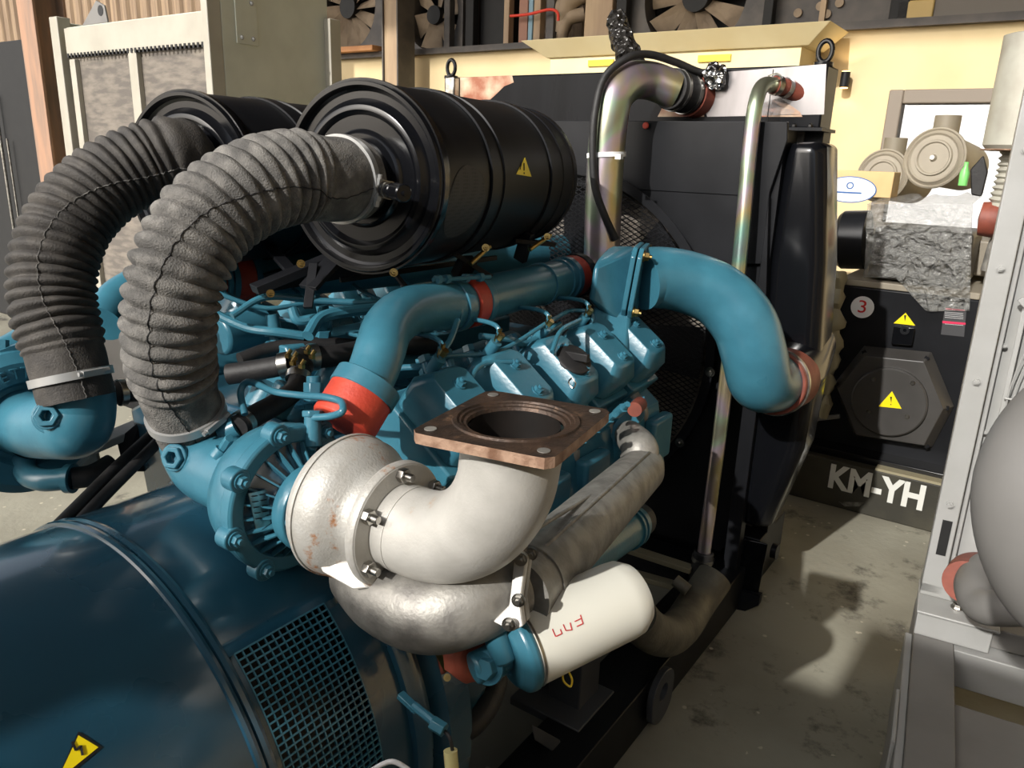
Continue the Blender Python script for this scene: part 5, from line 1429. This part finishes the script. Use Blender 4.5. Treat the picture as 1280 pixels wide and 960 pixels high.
    m = MB(); m.bar(at(1022, 510, Y=3.9), at(1046, 450, Y=3.9), .02, .02); m.bar(at(1010, 525, Y=3.9), at(1050, 520, Y=3.9), .02); tag(m.build('support_strut', 'greyp2', bevel=.002), 'grey diagonal strut behind the right edge of the black radiator', 'strut')
    # wall lamp
    p = at(1057, 100, Y=WY - .06)
    t = thing('wall_lamp', 'small dark up and down lamp glowing on the yellow wall', 'wall lamp', p)
    MB().cyl(p + V((0, -.02, -.05)), p + V((0, -.02, .05)), .03).build('lamp_body', 'black_satin', t)
    MB().boxp(p + V((-.015, -.02, -.02)), p + V((.015, .06, .02))).build('lamp_mount', 'black_satin', t)
    for s in (-1, 1):
        MB().cyl(p + V((0, -.02, s * .05)), p + V((0, -.02, s * .056)), .026).build('lamp_lens', 'lampglow', t)
        l = bpy.data.lights.new('wall_lamp_light', 'SPOT'); l.energy = 1.5; l.color = (1, .72, .4); l.spot_size = R(120); l.shadow_soft_size = .03
        lo = bpy.data.objects.new('wall_lamp_light', l); COL.objects.link(lo); lo.location = p + V((0, -.03, s * .065)); lo.rotation_euler = (0 if s < 0 else PI, 0, 0)
M['taupe2'] = mat('dark_taupe_enamel', (120, 112, 96), .5)
M['lampglow'] = mat('lamp_lens', (255, 230, 180), .5, emit=(255, 200, 120, 6))
back_stuff()

# ------------------------------------------------------------------ left background
def left_back():
    # cream grey radiator unit
    Y = 2.5
    T = thing('grey_radiator_unit', 'large cream grey radiator unit with dusty core behind the two black hoses', 'radiator', (-4.4, Y + .4, 0))
    a = at(65, 22, Y=Y); xr = at(256, 15, Y=Y).x; xl = a.x; zt = at(256, 8, Y=Y).z; zl = a.z
    zs = at(84, 38, Y=Y).z
    # side plate (right) and left post
    m = MB(); m.boxp((xl, Y - .02, .1), (xl + .09, Y + .06, zl)); m.build('left_post', 'cream_rad', T, bevel=.005)
    m = MB(); m.boxp((xl, Y + .06, .1), (xl + .03, Y + .9, zl - .02)); m.build('side_plate', 'greygreen', T, bevel=.003)
    xr0 = at(266, 100, Y=Y).x
    m = MB(); m.boxp((xr0 - .03, Y - .02, .1), (xr0 + .02, Y + .06, zt + .5)); m.build('right_post', 'cream_rad', T, bevel=.005)
    m = MB(); m.boxp((xr0 - .02, Y + .06, .1), (xr0 + .02, Y + .75, zt + .3)); m.build('side_plate', 'greygreen', T, bevel=.003)
    p0 = at(292, 0, X=xr0 + .02); p1 = at(322, 58, X=xr0 + .02)
    m = MB(); m.boxp((xr0 + .02, p0.y, p1.z), (xr0 + .028, p1.y, p0.z + .3)); m.build('inspection_plate', 'greygreen', T, bevel=.002)
    m = MB()
    for y_, z_ in ((p0.y + .03, p1.z + .03), (p1.y - .03, p1.z + .03), (p1.y - .03, p0.z)): m.bolt((xr0 + .028, y_, z_), (1, 0, 0), .008, .008)
    m.build('plate_bolt', 'greyp', T)
    pj0 = at(345, 10, X=xr0 + .02)
    m = MB(); m.boxp((xr0 + .02, Y + .72, .1), (xr0 + .07, Y + .8, at(350, 12, X=xr0 + .02).z)); m.build('rear_post', 'cream_rad', T, bevel=.004)
    ztop = at(160, 30, Y=Y).z + .0
    q0, q1 = at(85, 70, Y=Y), at(256, 55, Y=Y)
    zz = (q0.z + q1.z) / 2
    m = MB(); m.boxp((xl + .12, Y, zz), (xr0 - .03, Y + .03, zz + .15)); m.build('header_panel', 'cream_rad', T, bevel=.004)
    m = MB(); m.boxp((xl + .09, Y + .03, zz + .13), (xr0 - .03, Y + .4, zz + .16)); m.build('top_tray', 'greygreen', T, bevel=.003)
    m = MB(); n = 36
    for i in range(n): 
        x = xl + .14 + (xr0 - xl - .2) * i / (n - 1); m.mark(); m.boxp((x - .008, Y - .004, zz - .012), (x + .008, Y + .01, zz + .012))
    m.build('edge_slot', 'ink', T)
    m = MB(); m.boxp((xl + .12, Y + .03, .5), (xr0 - .03, Y + .1, zz)); m.build('core', 'corefin', T)
    xm = at(167, 90, Y=Y).x
    m = MB(); m.boxp((xm - .04, Y, .4), (xm + .04, Y + .03, zz)); m.build('centre_strip', 'cream_rad', T, bevel=.003)
    m = MB(); m.boxp((xl + .14, Y, .4), (xl + .2, Y + .03, zz - .02)); m.build('edge_strip', 'cream_rad', T, bevel=.003)
    m = MB(); m.boxp((xl, Y - .02, .1), (xr0, Y + .1, .5)); m.build('bottom_panel', 'darkend', T, bevel=.004)
    m = MB(); m.boxp((xl, Y - .1, 0), (xr0 + .1, Y + .9, .1)); m.build('base', 'black_satin', T, bevel=.004)
    # lifting plate on top
    c = at(118, 27, Y=Y + .02)
    m = MB(); m.prism([(c.x - .16, Y + .03, zz + .16), (c.x + .12, Y + .03, zz + .16), (c.x + .1, Y + .03, zz + .25), (c.x + .02, Y + .03, zz + .28)], (0, .012, 0)); m.build('lifting_plate', 'greyp2', T, bevel=.003)
    m = MB(); m.cyl((c.x + .06, Y + .028, zz + .225), (c.x + .06, Y + .045, zz + .225), .028); m.build('lifting_hole', 'ink', T)
    # black cabinet at the far left
    T = thing('black_cabinet', 'tall black steel cabinet at the left edge, left of the column', 'cabinet', (at(10, 200, Y=3.1).x, 3.3, 0))
    xr = at(42, 100, Y=3.1).x; zt = at(20, 50, Y=3.1).z
    MB().boxp((xr - 2.4, 3.1, .02), (xr, 3.9, zt)).build('body', 'black_matt', T, bevel=.006)
    m = MB(); x = at(2, 150, Y=3.09).x; m.mark(); m.cyl((x, 3.06, .3), (x, 3.06, 1.95), .012); m.mark(); m.cyl((x + .12, 3.06, .3), (x + .12, 3.06, 1.6), .008); m.build('door_rod', 'steel', T)
    m = MB(); p = at(36, 59, Y=3.09); m.ball(p, .04, (1, .6, 1)); m.build('corner_knob', 'paper', T)
    # columns
    xa = at(47, 100, Y=3.0).x
    m = MB(); m.boxp((xa - .13, 2.98, 0), (xa + .11, 3.0, 6.9)); m.boxp((xa - .13, 3.2, 0), (xa + .11, 3.22, 6.9)); m.boxp((xa - .02, 3.0, 0), (xa + .0, 3.2, 6.9))
    o = m.build('steel_column', 'rustcol', bevel=.003); tag(o, 'brown primed steel column left of the cream grey radiator unit', 'column')
    c = at(503, 50, Y=5.75)
    m = MB(); m.boxp((c.x - .09, 5.6, 0), (c.x + .09, 5.8, 6.9)); o = m.build('steel_column', 'tancol', bevel=.006); tag(o, 'tan square column rising behind the nearer drum air cleaner', 'column')
    m = MB(); m.boxp((c.x - .10, 5.58, 0), (c.x - .085, 5.81, 6.9)); m.boxp((c.x + .085, 5.58, 0), (c.x + .10, 5.81, 6.9)); m.build('column_flange', 'darkrad', o)
    # blue bin at left
    m = MB(); a = at(8, 355, Y=2.4); b = at(38, 420, Y=2.4)
    m.boxp((a.x, 2.4, b.z - .4), (b.x, 2.8, a.z)); o = m.build('blue_crate', 'bluebin', bevel=.01); tag(o, 'dark blue metal crate peeking out behind the far left hose', 'crate')
    m = MB(); m.boxp((a.x - .3, 2.3, 0), (b.x + .3, 2.9, b.z - .4)); o = m.build('pallet_box', 'corefin'); tag(o, 'pale grey base carrying the dark blue crate', 'box')
M['bluebin'] = mat('dark_blue_paint', (28, 66, 110), .5)
left_back()

def deck():
    Z = 2.55
    def P(u, v, Y): return at(u, v, Y=Y)
    # fan radiators on the storage deck
    def fanrad(x0, x1, cx_, cz_, r, Y, zt, label, blades, tilt=0, fr='darkrad'):
        T = thing('spare_radiator', label, 'radiator', ((x0 + x1) / 2, Y, Z), 'spare radiators on the storage deck')
        m = MB(); seg = 64
        o0 = []
        def out(a):
            ca, sa = math.cos(a), math.sin(a)
            kx = ((x1 - cx_) if ca > 0 else (cx_ - x0)) / max(abs(ca), 1e-6); kz = ((zt - cz_) if sa > 0 else (cz_ - Z - .01)) / max(abs(sa), 1e-6)
            k = min(kx, kz); return V((cx_ + ca * k, Y, cz_ + sa * k))
        A = [m.bm.verts.new(out(2 * PI * i / seg + .001)) for i in range(seg)]
        B = [m.bm.verts.new((cx_ + math.cos(2 * PI * i / seg) * r, Y, cz_ + math.sin(2 * PI * i / seg) * r)) for i in range(seg)]
        C = [m.bm.verts.new((cx_ + math.cos(2 * PI * i / seg) * r, Y + .2, cz_ + math.sin(2 * PI * i / seg) * r)) for i in range(seg)]
        A2 = [m.bm.verts.new(v.co + V((0, .25, 0))) for v in A]
        for i in range(seg):
            j = (i + 1) % seg
            for w, z in ((A, B), (B, C), (A, A2)): m.bm.faces.new((w[i], w[j], z[j], z[i]))
        m.build('shroud', fr, T)
        MB().boxp((x0, Y + .25, Z + .01), (x1, Y + .32, zt)).build('core', 'darkcore', T)
        MB().cyl((cx_, Y + .02, cz_), (cx_, Y + .14, cz_), r * .26).build('fan_hub', 'black_matt', T)
        for k in range(blades):
            a = 2 * PI * k / blades + tilt; d = V((math.cos(a), 0, math.sin(a))); s = V((-math.sin(a), 0, math.cos(a))); h = V((cx_, Y + .08, cz_))
            m = MB(); w = 2.1 * r / blades
            m.prism([h + d * r * .24 - s * w * .5 + V((0, -.03, 0)), h + d * r * .24 + s * w * .3 + V((0, .03, 0)), h + d * r * .95 + s * w * .9 + V((0, .05, 0)), h + d * r * .95 - s * w * .9 + V((0, -.05, 0))], (0, .008, 0))
            m.build('fan_blade', 'fan', T)
        return T
    Y = 6.15
    a = P(397, 60, Y); b = P(478, 60, Y); c = P(432, 8, Y)
    fanrad(a.x, b.x, c.x, c.z, abs(P(480, 0, Y).x - c.x) * .78, Y, Z + 1.7, 'spare radiator with twelve-blade fan standing left of the tan column', 12, .1)
    a = P(515, 60, Y); b = P(578, 60, Y); c = P(540, 18, Y)
    fanrad(a.x, b.x, c.x, c.z, abs(b.x - c.x) * .85, Y, Z + 1.5, 'spare radiator with dark fan standing right of the tan column', 6, .3)
    a = P(783, 40, Y); b = P(955, 25, Y); c = P(868, -5, Y)
    fanrad(a.x, b.x, c.x, c.z, .42, Y, Z + 1.7, 'spare radiator with pale broad fan blades above the radiator filler pipe', 9, .25)
    # dark panels / flat radiators
    for u0, u1, mm, lab, dz in ((600, 640, 'black_matt', 'tall black radiator panel standing between the fan radiators', 1.6), (965, 1115, 'darkrad', 'wide flat dark grey panel standing on the deck right of the broad fan', 1.5)):
        a = P(u0, 50, Y); b = P(u1, 30, Y)
        m = MB(); m.boxp((a.x, Y, Z), (b.x, Y + .2, Z + dz)); o = m.build('flat_panel', mm, bevel=.01); tag(o, lab, 'panel')
        if u0 == 965:
            for du, dv in ((8, 18), (36, 6), (60, 0), (44, 20)):
                p = P(990 + du, 4 + dv * .7, Y - .001); MB().cyl(p, p + V((0, -.02, 0)), .03, seg=16).build('panel_knob', 'fan', o)
            m = MB(); m.boxp((P(1027, 10, Y).x, Y - .04, Z), (P(1034, 10, Y).x, Y, Z + 1.5)); m.build('panel_strut', 'tancol', o)
    # rows of dark uprights
    for k, (u, w, mm) in enumerate(((560, 6, 'darkrad'), (588, 8, 'black_matt'), (634, 5, 'tancol'), (655, 8, 'redbrown2'), (664, 4, 'copper2'), (672, 6, 'tancol'), (688, 7, 'darkrad'), (748, 22, 'tancol'), (776, 8, 'black_matt'), (958, 6, 'black_matt'), (1120, 10, 'black_matt'))):
        a = P(u, 40, Y - .1)
        m = MB(); ww = w * .0058; m.boxp((a.x - ww, Y - .12, Z), (a.x + ww, Y - .04, Z + 1.6 + .1 * (k % 3)))
        names = {'darkrad': 'dusty dark', 'black_matt': 'black', 'tancol': 'tan', 'redbrown2': 'pinkish brown', 'copper2': 'pale blue'}
        ref = {560: 'furthest left, near the dark fan radiator', 588: 'just left of the tall black radiator panel', 634: 'just right of the tall black radiator panel', 655: 'behind the red cord',
               664: 'beside the pinkish brown one behind the red cord', 672: 'right of the pale blue one', 688: 'left of the grey elbow parts', 748: 'left of the broad bladed fan, widest tan one',
               776: 'touching the broad bladed fan on its left', 958: 'between the broad bladed fan and the wide flat panel', 1120: 'at the right end of the wide flat panel'}
        tag(m.build('steel_upright', mm, bevel=.006), names[mm] + ' upright strip on the deck ' + ref[u], 'steel strip', 'uprights stored on the deck')
    m = MB(); m.tube([P(638, 20, Y - .2), P(660, 18, Y - .2), P(690, 12, Y - .2), P(697, 16, Y - .2), P(698, 26, Y - .2)], .012); tag(m.build('red_cord', 'redcord'), 'bright red cord tied across the stored uprights', 'cord')
    for i, (u, v, s) in enumerate(((705, 22, .12), (722, 12, .15), (716, 34, .1))):
        p = P(u, v, Y + .0); m = MB(); m.tube([p + V((-s, 0, -s)), p + V((-s * .2, -.05, s * .5)), p + V((s, 0, s))], s * .55, seg=16); m.noise(.02, 6)
        tag(m.build('elbow_part', 'fan'), ('lowest left', 'upper', 'lowest')[i] + ' dusty tan elbow casting in the pile right of the red cord', 'casting', 'castings on the deck')
    # boxes at right: grille radiator lying
    a = P(1165, 10, Y - .1)
    T = thing('grille_box', 'long low box with black grille on the deck above the silencer', 'box', (a.x + 1, Y, Z))
    MB().boxp((a.x, Y - .1, Z), (a.x + 2.6, Y + .5, Z + .22)).build('box_base', 'darkfan', T, bevel=.01)
    MB().boxp((a.x + .03, Y - .08, Z + .22), (a.x + 2.6, Y + .5, Z + 1.0)).build('box_body', 'black_matt', T, bevel=.01)
    m = MB()
    for k in range(60): m.boxp((a.x + .06 + k * .042, Y - .1, Z + .24), (a.x + .07 + k * .042, Y - .08, Z + .9))
    for k in range(12): m.boxp((a.x + .06, Y - .1, Z + .26 + k * .05), (a.x + 2.5, Y - .085, Z + .27 + k * .05))
    m.build('grille', 'darkrad', T)
    a = P(1146, 15, Y - .1); m = MB(); m.boxp((a.x - .12, Y - .12, Z), (a.x + .1, Y + .1, Z + .12)); m.boxp((a.x - .12, Y - .12, Z + .14), (a.x + .1, Y + .1, Z + .8)); tag(m.build('yellow_bracket', 'tanyellow', bevel=.01), 'yellowish steel bracket standing left of the black grille box', 'bracket')
    # orange sill board and brown panel at left
    a = P(380, 75, WY - .1); b = P(470, 70, WY - .1)
    m = MB(); m.boxp((a.x, WY - .15, 2.55), (b.x, WY + .0, 2.6)); tag(m.build('wooden_plank', 'orangewood', bevel=.004), 'orange brown plank lying on the deck edge under the twelve-blade fan', 'plank')
    a = P(352, 30, Y); b = P(382, 30, Y)
    m = MB(); m.boxp((a.x - .9, Y + .2, Z), (b.x, Y + .26, 5)); tag(m.build('cladding_sheet', 'brownwall'), 'brown upright sheet left of the twelve-blade fan radiator', 'sheet')
    # pale yellow channel under the deck
    a = P(655, 52, WY - .5); b = P(1040, 35, WY - .5)
    y0 = WY - .55
    m = MB()
    zz1 = P(850, 38, y0).z; zz0 = P(850, 78, y0).z
    zm = zz0 + (zz1 - zz0) * .42
    m.hull([(a.x, y0, zz1), (b.x, y0, zz1), (a.x + .18, y0 + .12, zm), (b.x - .15, y0 + .12, zm), (a.x, y0 + .5, zz1), (b.x, y0 + .5, zz1), (a.x + .18, y0 + .5, zm), (b.x - .15, y0 + .5, zm)])
    T = m.build('sign_fascia', 'yellow_panel', bevel=.004); tag(T, 'long pale yellow sheet metal fascia along the wall above the radiator', 'fascia')
    m = MB(); m.boxp((a.x + .2, y0 + .14, zz0 - .35), (b.x - .2, y0 + .5, zm)); m.build('fascia_lower', 'yellow_panel', T, bevel=.004)
    for u in (750, 893):
        c = P(u, 70, y0 + .13); m = MB(); m.boxp((c.x - (.12 if u > 800 else .1), y0 + .125, zm - .075), (c.x + .12, y0 + .14, zm - .03)); m.build('yellow_tape', 'yellowplastic', T)
    # small stuff by the left: pipe stubs on wall base
    c = at(393, 100, Y=5.0); m = MB(); m.cyl((c.x, 5, 0), (c.x, 5, c.z + .12), .06); m.ring((c.x, 5, c.z + .0), (c.x, 5, c.z + .03), .06, .008)
    tag(m.build('steel_stub', 'steel'), 'shiny steel pipe stub standing before the yellow wall behind the drums', 'pipe')
    c = at(368, 105, Y=4.2); m = MB(); m.ring(c + V((0, -.05, 0)), c + V((0, .05, 0)), .08, .05); m.boxp((c.x - .05, 4.15, 0), (c.x + .05, 4.25, c.z - .12)); tag(m.build('cast_ring', 'taupe2', bevel=.01), 'grey cast ring on a post beside the rear drum air cleaner', 'casting')
    m = MB(); c = at(416, 108, Y=4.6); m.box(c + V((0, 0, -.1)), (.22, .05, .3), Matrix.Rotation(R(40), 3, 'Y')); m.boxp((c.x - .02, 4.58, 0), (c.x + .02, 4.62, c.z - .15)); tag(m.build('black_plate', 'black_matt', bevel=.004), 'tilted black plate on a thin post behind the nearer drum air cleaner', 'plate')
M['darkcore'] = mat('dark_core', (30, 29, 29), .7); M['darkfan'] = mat('dusty_grey_box', (104, 98, 90), .7)
M['redbrown2'] = mat('faded_red_strip', (150, 110, 92), .7); M['copper2'] = mat('pale_blue_strip', (120, 150, 165), .6)
M['redcord'] = mat('red_cord', (210, 60, 40), .6); M['tanyellow'] = mat('tan_yellow_paint', (176, 150, 92), .6)
M['orangewood'] = mat('orange_wood', (206, 148, 96), .7, 0, (186, 130, 84), 5)
deck()

# ------------------------------------------------------------------ light
W = bpy.data.worlds.new('world'); S.world = W; W.use_nodes = True
N = W.node_tree.nodes; L = W.node_tree.links
bg = N['Background']
sky = N.new('ShaderNodeTexSky'); sky.sky_type = 'NISHITA'; sky.sun_disc = False; sky.sun_elevation = R(30); sky.sun_rotation = R(200); sky.air_density = 1.0; sky.dust_density = 4
hs = N.new('ShaderNodeHueSaturation'); hs.inputs['Saturation'].default_value = .45
L.new(sky.outputs['Color'], hs.inputs['Color']); L.new(hs.outputs['Color'], bg.inputs['Color'])
bg.inputs['Strength'].default_value = .26
sd = V((-.04, -.85, .50)).normalized()
sl = bpy.data.lights.new('sun', 'SUN'); sl.energy = 5.6; sl.angle = R(.8); sl.color = (1, .97, .92)
so = bpy.data.objects.new('sun', sl); COL.objects.link(so); so.rotation_euler = sd.to_track_quat('Z', 'Y').to_euler()

vs = S.view_settings
vs.view_transform = 'Standard'; vs.look = 'None'; vs.gamma = 1; vs.use_curve_mapping = False; vs.exposure = -.3
